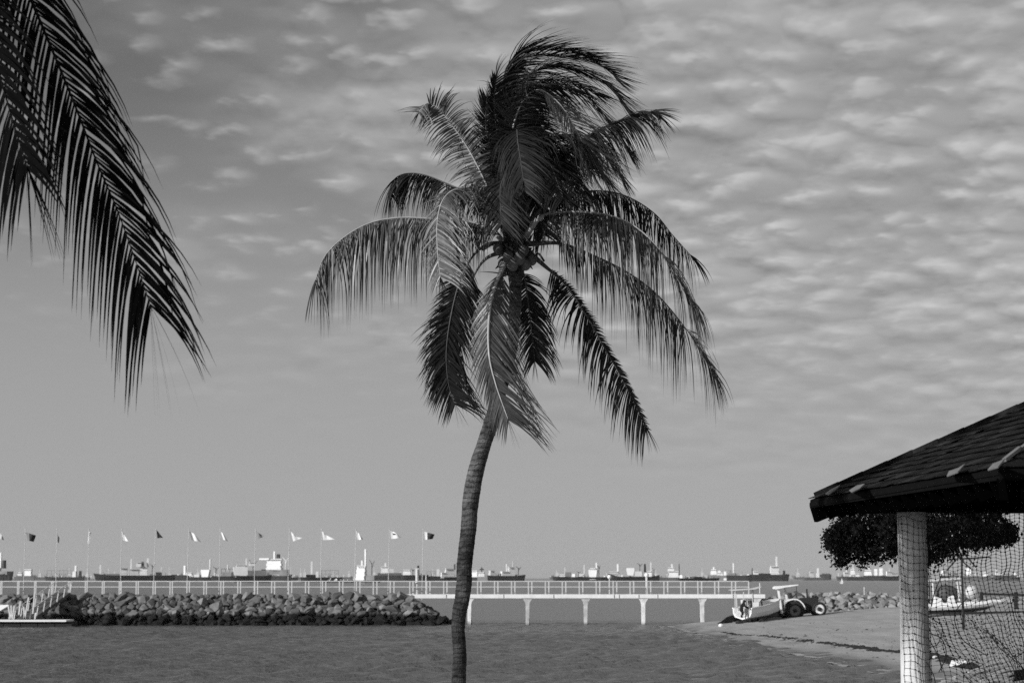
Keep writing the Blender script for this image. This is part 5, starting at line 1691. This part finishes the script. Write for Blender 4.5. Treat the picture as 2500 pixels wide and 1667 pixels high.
def frond(root, pts, nleaf, Lmax, wdt, side=(0, 1, 0), droop=1.0, wind=(0, 0, 0), fwd=(.5, 1.2), up=.25, asym=(1, 1), seed=0, rib=.028, s0=.14,
          leafm=None, ribm=None, separate=False, segs=6, clump=.25, dvar=.35, broken=.04, spread=1.0, dmul=(1, 1)):
    rnd = random.Random(seed)
    leafm = leafm or m_leaf; ribm = ribm or m_rib
    cur = catmull(pts, 80)
    Lmax = Lmax * 1.12 if not separate else Lmax
    if not separate:
        nleaf = int(nleaf * 1.2); wdt *= 1.08
    total = sum((cur[i + 1] - cur[i]).length for i in range(79))
    side = Vector(side).normalized()
    rb = MB(); rb.tube(cur, [rib * (1 - .88 * (i / 79) ** .8) * (1 + 1.3 * max(0, 1 - i / 16)) for i in range(80)], 6)
    lb = MB()
    fo = None
    if separate:
        fo = rb.build('frond', ribm, root, True)
    clump_off = 0
    for sg, am in ((1, asym[0]), (-1, asym[1])):
        if am == 0: continue
        for k in range(nleaf):
            s_ = s0 + (1 - s0) * (k + rnd.uniform(-.3, .3)) / nleaf
            s_ = min(max(s_, 0), .999)
            f = s_ * 79; i = min(78, int(f)); fr_ = f - i
            p = cur[i].lerp(cur[i + 1], fr_)
            T = (cur[min(79, i + 2)] - cur[max(0, i - 1)]).normalized()
            Sd = side - T * side.dot(T)
            if Sd.length < .15: Sd = T.cross(Vector((0, 0, 1)))
            Sd.normalize()
            Nn = Sd.cross(T).normalized()
            if Nn.z < 0 and abs(T.z) < .8: Nn = -Nn
            q = (s_ - s0) / (1 - s0)
            Ln = Lmax * am * float(np.interp(q, (0, .1, .35, .7, .9, 1), (.5, .72, 1, 1, .84, .58))) * rnd.uniform(.76, 1.14)
            if rnd.random() < broken: Ln *= rnd.uniform(.3, .7)
            if rnd.random() < .10: clump_off = rnd.uniform(-clump, clump)
            a = lerp(fwd[0], fwd[1], q) + clump_off
            d0 = T * a + Sd * sg * spread * (1 + rnd.uniform(-.12, .12)) + Nn * (up + rnd.uniform(-.2, .2))
            dd = droop * (dmul[0] if sg > 0 else dmul[1]) * (1 + rnd.uniform(-dvar, dvar))
            vs, fs = leaflet(p, d0, wdt * rnd.uniform(.75, 1.15), Ln, dd, Vector(wind) * rnd.uniform(.6, 1.4), (Nn + Sd * rnd.uniform(-.55, .55) + T * rnd.uniform(-.4, .4)).normalized(), segs, rnd, rnd.random() < .05)
            if separate:
                x = MB(); x.add(vs, fs); x.build('leaflet', leafm, fo)
            else:
                lb.add(vs, fs)
    # tip leaflets
    for k in range(8):
        T = (cur[79] - cur[74]).normalized()
        vs, fs = leaflet(cur[78], T + Vector((rnd.uniform(-.25, .25), rnd.uniform(-.25, .25), rnd.uniform(-.25, .25))), wdt * .7, Lmax * (.8 if separate else .5), droop * .5, Vector(wind), side, segs, rnd)
        if separate:
            x = MB(); x.add(vs, fs); x.build('leaflet', leafm, fo)
        else:
            lb.add(vs, fs)
    if not separate:
        fo = lb.build('frond', leafm, root)
        r2 = rb.build('midrib', ribm, fo, True)
    return fo


D_ = 2500 / 2352.0     # readings taken from a 2352-wide view of the photograph


def tr(seq, Y0, dys):
    n = len(seq)
    out = []
    for i, (x, y) in enumerate(seq):
        dy = np.interp(i / (n - 1), np.linspace(0, 1, len(dys)), dys)
        out.append(P(x * D_, y * D_, Y0 + float(dy)))
    return out


def main_palm():
    Y0 = 37.0
    tpx = [(1119, 1700, 36), (1120, 1650, 35), (1122, 1600, 33), (1119, 1545, 32), (1121, 1500, 34), (1127, 1470, 37), (1133, 1425, 38), (1134, 1382, 38), (1138, 1340, 38), (1143, 1297, 39), (1146, 1255, 39), (1151, 1212, 40), (1160, 1160, 41), (1168, 1127, 40), (1181, 1085, 39), (1195, 1045, 38), (1206, 1005, 36), (1222, 950, 34), (1236, 900, 32), (1248, 850, 31), (1254, 800, 30), (1258, 740, 30), (1258, 690, 32), (1258, 650, 42), (1260, 615, 52), (1262, 580, 46)]
    k = Y0 / FPX
    pts = [P(a, c, Y0) for a, c, _ in tpx]; wd = [q * k / 2 * 1.0 for _, _, q in tpx]
    g_ = float(gz(pts[0].x, Y0)) - .15
    base = Vector((pts[0].x - .02, Y0, g_))
    root = empty('coconut_palm', base, 'tall leaning coconut palm with wind-blown crown in the centre of the view', 'palm tree')
    m_trunk = mat('palm_bark', .048, .9, .65, 5, .9, 24, stretch=(1, 1, 1.8), spec=.1)
    t = m_trunk.node_tree
    bs_ = t.nodes['Principled BSDF']
    src = bs_.inputs['Base Color'].links[0].from_socket
    g_n = N(t, 'ShaderNodeNewGeometry')
    nn_ = N(t, 'ShaderNodeTexNoise'); nn_.inputs['Scale'].default_value = 3.0; nn_.inputs['Detail'].default_value = 4
    L(t, g_n.outputs['Position'], nn_.inputs['Vector'])
    sp_ = N(t, 'ShaderNodeSeparateXYZ'); L(t, g_n.outputs['Position'], sp_.inputs[0])
    ph_ = M(t, 'ADD', M(t, 'MULTIPLY', sp_.outputs[2], 62.0), M(t, 'MULTIPLY', nn_.outputs['Fac'], 16.0))
    scar = M(t, 'POWER', M(t, 'ADD', 0.5, M(t, 'MULTIPLY', M(t, 'SINE', ph_), 0.5)), 5.0)
    n5 = N(t, 'ShaderNodeTexNoise'); n5.inputs['Scale'].default_value = 1.4; n5.inputs['Detail'].default_value = 6; n5.inputs['Roughness'].default_value = .7
    L(t, g_n.outputs['Position'], n5.inputs['Vector'])
    lich = N(t, 'ShaderNodeMapRange'); L(t, M(t, 'ADD', n5.outputs['Fac'], M(t, 'MULTIPLY', sp_.outputs[2], .02)), lich.inputs['Value'])
    lich.inputs['From Min'].default_value = .50; lich.inputs['From Max'].default_value = .78; lich.inputs['To Min'].default_value = .75; lich.inputs['To Max'].default_value = 2.3
    k_ = M(t, 'MULTIPLY', M(t, 'SUBTRACT', 1.0, M(t, 'MULTIPLY', scar, 0.55)), lich.outputs[0])
    vm_ = N(t, 'ShaderNodeVectorMath'); vm_.operation = 'SCALE'
    L(t, src, vm_.inputs[0]); L(t, k_, vm_.inputs['Scale']); L(t, vm_.outputs[0], bs_.inputs['Base Color'])
    allp = [base, lerp(base, pts[0], .5)] + pts; allw = [.22, .165] + wd
    fine = catmull(allp, 420)
    # radius interpolated along the arc
    acc = [0]
    for i in range(1, len(allp)): acc.append(acc[-1] + (allp[i] - allp[i - 1]).length)
    rnd = random.Random(2)
    b = MB()
    n = 20
    vs = []
    tot = acc[-1]
    ringp = 0
    nxt = .07
    for i, p in enumerate(fine):
        s_ = tot * i / 419
        r_ = float(np.interp(s_, acc, allw))
        ph = (s_ + .02 * math.sin(s_ * 9)) % .085
        ring = .0035 * (1 + mn.noise(Vector((s_ * .9, 4, 4)))) if ph < .022 else -.001
        for q in range(n):
            a = 2 * math.pi * q / n
            rr = r_ + ring * (1 + .6 * mn.noise(Vector((a * 2, s_ * 5, 1)))) + .008 * mn.noise(Vector((math.cos(a) * 1.5, math.sin(a) * 1.5, s_ * 6))) + .010 * mn.noise(Vector((math.cos(a), math.sin(a), s_ * 1.3)))
            vs.append((p.x + rr * math.cos(a), p.y + rr * math.sin(a), p.z))
    fs = [(i * n + q, i * n + (q + 1) % n, (i + 1) * n + (q + 1) % n, (i + 1) * n + q) for i in range(419) for q in range(n)]
    b.add(vs, fs)
    b.build('trunk', m_trunk, root, False)
    # fibrous sheaths and old leaf bases round the crown shaft
    b = MB()
    C = P(1256, 610, Y0)
    for i in range(95):
        a = rnd.uniform(0, 6.28); z = rnd.uniform(-.45, .55)
        s0_ = Vector((C.x + .14 * math.cos(a), Y0 + .14 * math.sin(a), C.z + z))
        e = s0_ + Vector((math.cos(a) * rnd.uniform(.08, .30), math.sin(a) * rnd.uniform(.08, .30), rnd.uniform(-.2, .5)))
        b.tube([s0_, lerp(s0_, e, .5) + Vector((0, 0, .04)), e], [rnd.uniform(.04, .10), .045, .006], 5)
    b.build('leaf_bases', m_black, root)
    m_nut = mat('coconut_husk', .10, .6, .3, 6)
    for px, py, dy, r_ in ((1268, 632, -.28, .115), (1241, 628, -.25, .105), (1283, 646, -.2, .10), (1252, 646, -.30, .11), (1216, 606, -.14, .10), (1298, 634, -.08, .10), (1228, 645, .05, .10), (1278, 612, -.22, .10)):
        b = MB(); b.ball(P(px, py, Y0 + dy), r_, 14, 10, (1, 1, 1.18)); b.build('coconut', m_nut, root, True)
    # dead flower spikes
    for a, c in (((1180, 560), (1108, 575)), ((1225, 590), (1250, 600))):
        b = MB(); b.tube(catmull([P(a[0] * D_, a[1] * D_, Y0 - .1), P((a[0] + c[0]) / 2 * D_, ((a[1] + c[1]) / 2 - 12) * D_, Y0 - .25), P(c[0] * D_, c[1] * D_, Y0 - .3)], 10), [.022] * 10, 5); b.build('flower_stalk', m_black, root)

    F = []
    YX = (0, 1, 0); XX_ = (1, 0, 0)

    def fr_(seq, dys, **kw):
        kw.setdefault('seed', len(F) + 10)
        if len(F) not in (0, 1, 3, 11, 17, 20):  # all but these fronds get the shade-darkened copies
            kw['leafm'] = m_leafd; kw['ribm'] = m_ribd
        F.append(frond(root, tr(seq, Y0, dys), kw.pop('n', 95), kw.pop('L', 1.05), kw.pop('w', .036), **kw))

    # big left frond, curtain of hanging leaflets
    fr_([(1178, 572), (1110, 520), (1050, 505), (1000, 503), (920, 500), (850, 512), (790, 545), (745, 590), (722, 650)], (0, -.1, -.2, -.1), L=1.5, droop=3.0, fwd=(.0, .45), up=-.4, side=(0, 1, 0), n=125, asym=(1, .95), clump=.25, spread=.45)
    # left arching towards the camera
    fr_([(1165, 545), (1130, 480), (1085, 440), (1045, 436), (1016, 462), (1004, 515), (1006, 590), (1012, 640)], (0, -.8, -1.5), L=1.0, droop=1.1, fwd=(.3, .8), up=.1, side=(.8, -.6, 0), n=95, asym=(1.0, .55), wind=(.25, 0, 0))
    # left arch behind
    fr_([(1165, 520), (1110, 460), (1040, 428), (975, 402), (930, 399), (903, 415), (895, 448)], (0, .8, 1.4), L=.95, droop=2.6, fwd=(.1, .6), up=-.3, side=(.1, 1, 0), n=100, spread=.5)
    # upper left comb
    fr_([(1160, 520), (1125, 440), (1080, 350), (1040, 290), (1005, 248), (980, 238), (960, 262)], (0, -.3, -.5), L=.62, droop=1.5, fwd=(.2, .5), up=-.3, side=(.95, -.1, .3), n=80, asym=(.9, 1), wind=(.0, 0, 0), dvar=.5)
    # upright fronds at left of the crown
    fr_([(1170, 510), (1150, 430), (1125, 350), (1115, 280), (1118, 225)], (0, .3, .5), L=.95, droop=.5, fwd=(.6, 1.2), up=.1, side=(.9, .3, 0), n=85, wind=(.9, 0, -.1), asym=(1, .45))
    fr_([(1172, 500), (1150, 400), (1140, 300), (1135, 230), (1140, 180)], (0, -.2, -.4), L=1.0, droop=.7, fwd=(.6, 1.2), up=.1, side=(.8, .5, 0), n=90, wind=(1.1, 0, -.3), asym=(1, .35))
    # top mass blown to the right
    fr_([(1175, 500), (1158, 380), (1150, 260), (1156, 185), (1172, 145), (1230, 128), (1310, 132), (1375, 150), (1415, 178)], (0, .2, .4), L=1.05, droop=.45, fwd=(.8, 1.3), up=.35, side=(.1, 1, 0), n=120, wind=(1.2, 0, 0), s0=.3)
    fr_([(1178, 500), (1165, 370), (1158, 250), (1160, 185), (1185, 132), (1240, 116), (1300, 120), (1350, 132)], (0, .5, .8), L=1.0, droop=.3, fwd=(.8, 1.3), up=.45, side=(.2, 1, .2), n=110, wind=(1.1, 0, .15), s0=.35)
    fr_([(1178, 490), (1168, 380), (1175, 270), (1205, 190), (1260, 150), (1330, 160), (1390, 190), (1440, 250)], (0, -.2, -.1), L=1.05, droop=.9, fwd=(.6, 1.2), up=.1, side=(.1, 1, 0), n=115, wind=(1.0, 0, 0), s0=.25)
    fr_([(1180, 490), (1172, 390), (1185, 290), (1225, 215), (1290, 200), (1350, 225), (1400, 280), (1440, 340)], (0, .6, .9), L=1.05, droop=1.1, fwd=(.5, 1.2), up=.0, side=(.1, 1, 0), n=115, wind=(.8, 0, 0), s0=.22)
    fr_([(1175, 500), (1160, 400), (1165, 310), (1190, 240), (1250, 190), (1310, 190), (1370, 215)], (0, .9, 1.5), L=1.0, droop=.9, fwd=(.6, 1.2), up=.1, side=(.1, 1, 0), n=105, wind=(1.0, 0, 0), s0=.25)
    # front arch
    fr_([(1180, 500), (1172, 420), (1172, 340), (1186, 265), (1214, 216), (1246, 210), (1284, 238), (1318, 290), (1342, 340), (1362, 400)], (0, -.6, -1.2), L=1.1, droop=.75, fwd=(.3, .9), up=-.1, side=(.75, .65, 0), n=120, wind=(.75, 0, 0), asym=(1, .8), s0=.16, rib=.034)
    # right, pointing up and out with hanging leaflets
    fr_([(1195, 490), (1240, 420), (1290, 360), (1350, 312), (1420, 278), (1468, 260), (1500, 256)], (0, -.3, -.4), L=1.1, droop=1.6, fwd=(.4, .6), up=-.1, side=(.2, 1, 0), n=110, wind=(.35, 0, 0), s0=.2)
    fr_([(1195, 500), (1240, 420), (1290, 350), (1340, 330), (1390, 350), (1425, 400)], (0, .4, .6), L=1.0, droop=1.4, fwd=(.5, 1.1), up=.0, side=(.1, 1, 0), n=100, wind=(.45, 0, 0))
    fr_([(1190, 500), (1215, 400), (1250, 330), (1300, 310), (1350, 340), (1385, 400)], (0, -.7, -1.1), L=1.0, droop=1.3, fwd=(.5, 1.1), up=.0, side=(.3, 1, 0), n=105, wind=(.4, 0, 0))
    fr_([(1188, 510), (1200, 430), (1225, 370), (1265, 350), (1310, 390), (1340, 440)], (0, -.5, -1.3), L=1.0, droop=1.2, fwd=(.5, 1.1), up=.0, side=(.5, .8, 0), n=100, wind=(.3, 0, 0))
    # right upper arch behind
    fr_([(1205, 520), (1260, 462), (1330, 442), (1395, 440), (1450, 456), (1505, 492), (1545, 540), (1590, 590)], (0, .8, 1.3), L=1.25, droop=2.8, fwd=(.1, .6), up=-.3, side=(0, 1, 0), n=118, spread=.5)
    # right big front frond
    fr_([(1205, 545), (1240, 500), (1290, 488), (1350, 488), (1410, 498), (1465, 525), (1515, 575), (1555, 640), (1590, 700)], (0, -.8, -1.3), L=1.6, droop=2.7, fwd=(.05, .6), up=-.3, side=(.15, 1, 0), n=140, rib=.036, clump=.15, spread=.6)
    # right lower frond behind
    fr_([(1210, 560), (1290, 560), (1370, 590), (1440, 625), (1500, 668), (1550, 722), (1600, 790), (1635, 850)], (0, .3, .5), L=1.5, droop=2.3, fwd=(.1, .6), up=-.2, side=(.35, 1, 0), n=130, spread=.6)
    # dark lower right frond
    fr_([(1215, 580), (1250, 610), (1300, 655), (1350, 730), (1395, 810), (1440, 890), (1485, 985)], (0, .3, .4), L=1.0, droop=2.2, fwd=(.1, .6), up=-.1, side=(1, .5, 0), n=120, asym=(.18, 1), spread=.7)
    # centre front frond hanging in front of the trunk
    fr_([(1172, 585), (1150, 625), (1130, 680), (1122, 750), (1124, 820), (1138, 880), (1155, 930), (1168, 965)], (0, -1.0, -1.2), L=1.15, droop=.55, fwd=(.8, 1.3), up=.7, side=(1, -.25, 0), n=115, asym=(1.15, .62), rib=.045, s0=.15, dvar=.45, clump=.25, wind=(.08, 0, 0))
    # two left hanging fronds
    fr_([(1160, 560), (1120, 562), (1085, 590), (1055, 650), (1035, 730), (1025, 810), (1030, 880), (1045, 930)], (0, -.2, -.1), L=.95, droop=.8, fwd=(.6, 1.1), up=.0, side=(1, .2, 0), n=95, asym=(1.1, .75), s0=.25, dvar=.6, clump=.4)
    fr_([(1165, 575), (1110, 600), (1065, 680), (1030, 740), (1012, 810), (1020, 890)], (0, .5, .8), L=.9, droop=1.1, fwd=(.6, 1.1), up=.0, side=(1, .4, 0), n=88, asym=(1, .75), s0=.30, dvar=.6, clump=.4)
    # behind the trunk to the right
    fr_([(1190, 580), (1205, 640), (1215, 710), (1222, 770), (1228, 830)], (0, .9, 1.3), L=.85, droop=1.2, fwd=(.6, 1.1), up=.0, side=(1, .4, 0), n=75, s0=.22, asym=(1, .7))
    # crown filler fronds towards and away from the camera
    for i, (tx, ty, dz) in enumerate(((1190, 330, -1.9), (1235, 300, 1.9), (1140, 380, 1.6), (1260, 370, -1.7), (1160, 340, 1.9), (1225, 450, 1.7), (1150, 430, -1.2), (1205, 260, 1.1), (1190, 350, -1.0), (1240, 350, 1.0))):
        m_ = ((1185 + tx) / 2, min(ty, 430) - 30)
        fr_([(1185, 520), (lerp(1185, m_[0], .6), lerp(520, m_[1], .7)), m_, (tx, ty), (tx + (tx - 1185) * .3 + 12, ty + 90)], (0, dz * .4, dz), L=.8, droop=1.0, fwd=(.5, 1.1), up=.0, side=(1, .3 * (1 if i % 2 else -1), 0), n=85, wind=(.5, 0, 0))
    # young spear leaf
    b = MB(); b.tube([P(1186 * D_, 520 * D_, Y0), P(1180 * D_, 380 * D_, Y0), P(1182 * D_, 240 * D_, Y0)], [.05, .035, .01], 6); b.build('spear_leaf', m_leaf, root)


main_palm()


def near_palm():
    Y0 = 18.0
    cr = Vector((P(-330, -420, Y0).x, Y0 - .4, P(-330, -420, Y0).z))
    base = Vector((cr.x - .5, Y0 - .6, float(gz(cr.x, Y0)) - .1))
    root = empty('coconut_palm', base, 'near palm at the upper left, only its black silhouetted drooping fronds in view', 'palm tree')
    b = MB()
    fine = catmull([base, lerp(base, cr, .35) + Vector((-.15, 0, 0)), lerp(base, cr, .7) + Vector((-.05, 0, 0)), cr], 60)
    b.tube(fine, [.19 - .06 * i / 59 + (.006 if i % 2 else 0) for i in range(60)], 14)
    b.build('trunk', mat('near_palm_bark', .09, .9, .4, 6, .5, 20), root, True)

    def px(seq, dys):
        out = []
        for i, (x, y) in enumerate(seq):
            out.append(P(x, y, Y0 + float(np.interp(i / (len(seq) - 1), np.linspace(0, 1, len(dys)), dys))))
        return out
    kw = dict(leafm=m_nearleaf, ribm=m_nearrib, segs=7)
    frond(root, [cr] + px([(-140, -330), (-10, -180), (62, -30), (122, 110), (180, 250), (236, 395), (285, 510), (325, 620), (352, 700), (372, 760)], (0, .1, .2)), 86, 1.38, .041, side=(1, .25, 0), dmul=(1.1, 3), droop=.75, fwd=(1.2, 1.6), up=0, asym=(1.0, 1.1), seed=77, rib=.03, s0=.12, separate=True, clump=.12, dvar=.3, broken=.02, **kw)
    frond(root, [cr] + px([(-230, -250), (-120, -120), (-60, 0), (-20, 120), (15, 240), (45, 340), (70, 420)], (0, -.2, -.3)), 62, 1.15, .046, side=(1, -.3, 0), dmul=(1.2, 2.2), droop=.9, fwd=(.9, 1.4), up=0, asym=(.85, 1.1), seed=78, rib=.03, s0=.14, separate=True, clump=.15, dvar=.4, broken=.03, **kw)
    # the rest of its crown, above and left of the frame
    rnd = random.Random(5)
    for i in range(17):
        a = i / 17 * 6.28 + rnd.uniform(-.15, .15)
        r_ = rnd.uniform(2.2, 2.9); up_ = rnd.uniform(-.3, 1.5)
        d = Vector((math.cos(a), math.sin(a), 0))
        if -0.75 < a < 0.75 or a > 5.5: up_ = 1.9     # keep clear of the view
        p1 = cr + d * r_ * .4 + Vector((0, 0, .5 + up_ * .5)); p2 = cr + d * r_ * .8 + Vector((0, 0, .4 + up_ * .6)); p3 = cr + d * r_ * 1.15 + Vector((0, 0, -.4 + up_ * .6))
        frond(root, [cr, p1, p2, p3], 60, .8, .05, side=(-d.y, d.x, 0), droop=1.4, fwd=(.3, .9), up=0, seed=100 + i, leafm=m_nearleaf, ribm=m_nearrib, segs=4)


near_palm()

# ------------------------------------------------------------------ sea haze
b = MB(); b.box((-4500, -120, -5), (4500, 8500, 90))
hm = bpy.data.materials.new('sea_haze'); hm.use_nodes = True
hm.node_tree.nodes.clear()
ho = N(hm.node_tree, 'ShaderNodeOutputMaterial'); pv = N(hm.node_tree, 'ShaderNodeVolumePrincipled')
pv.inputs['Density'].default_value = 2.2e-5
pv.inputs['Color'].default_value = (.9, .9, .9, 1)
L(hm.node_tree, pv.outputs[0], ho.inputs['Volume'])
tag(b.build('haze', hm), kind='stuff')
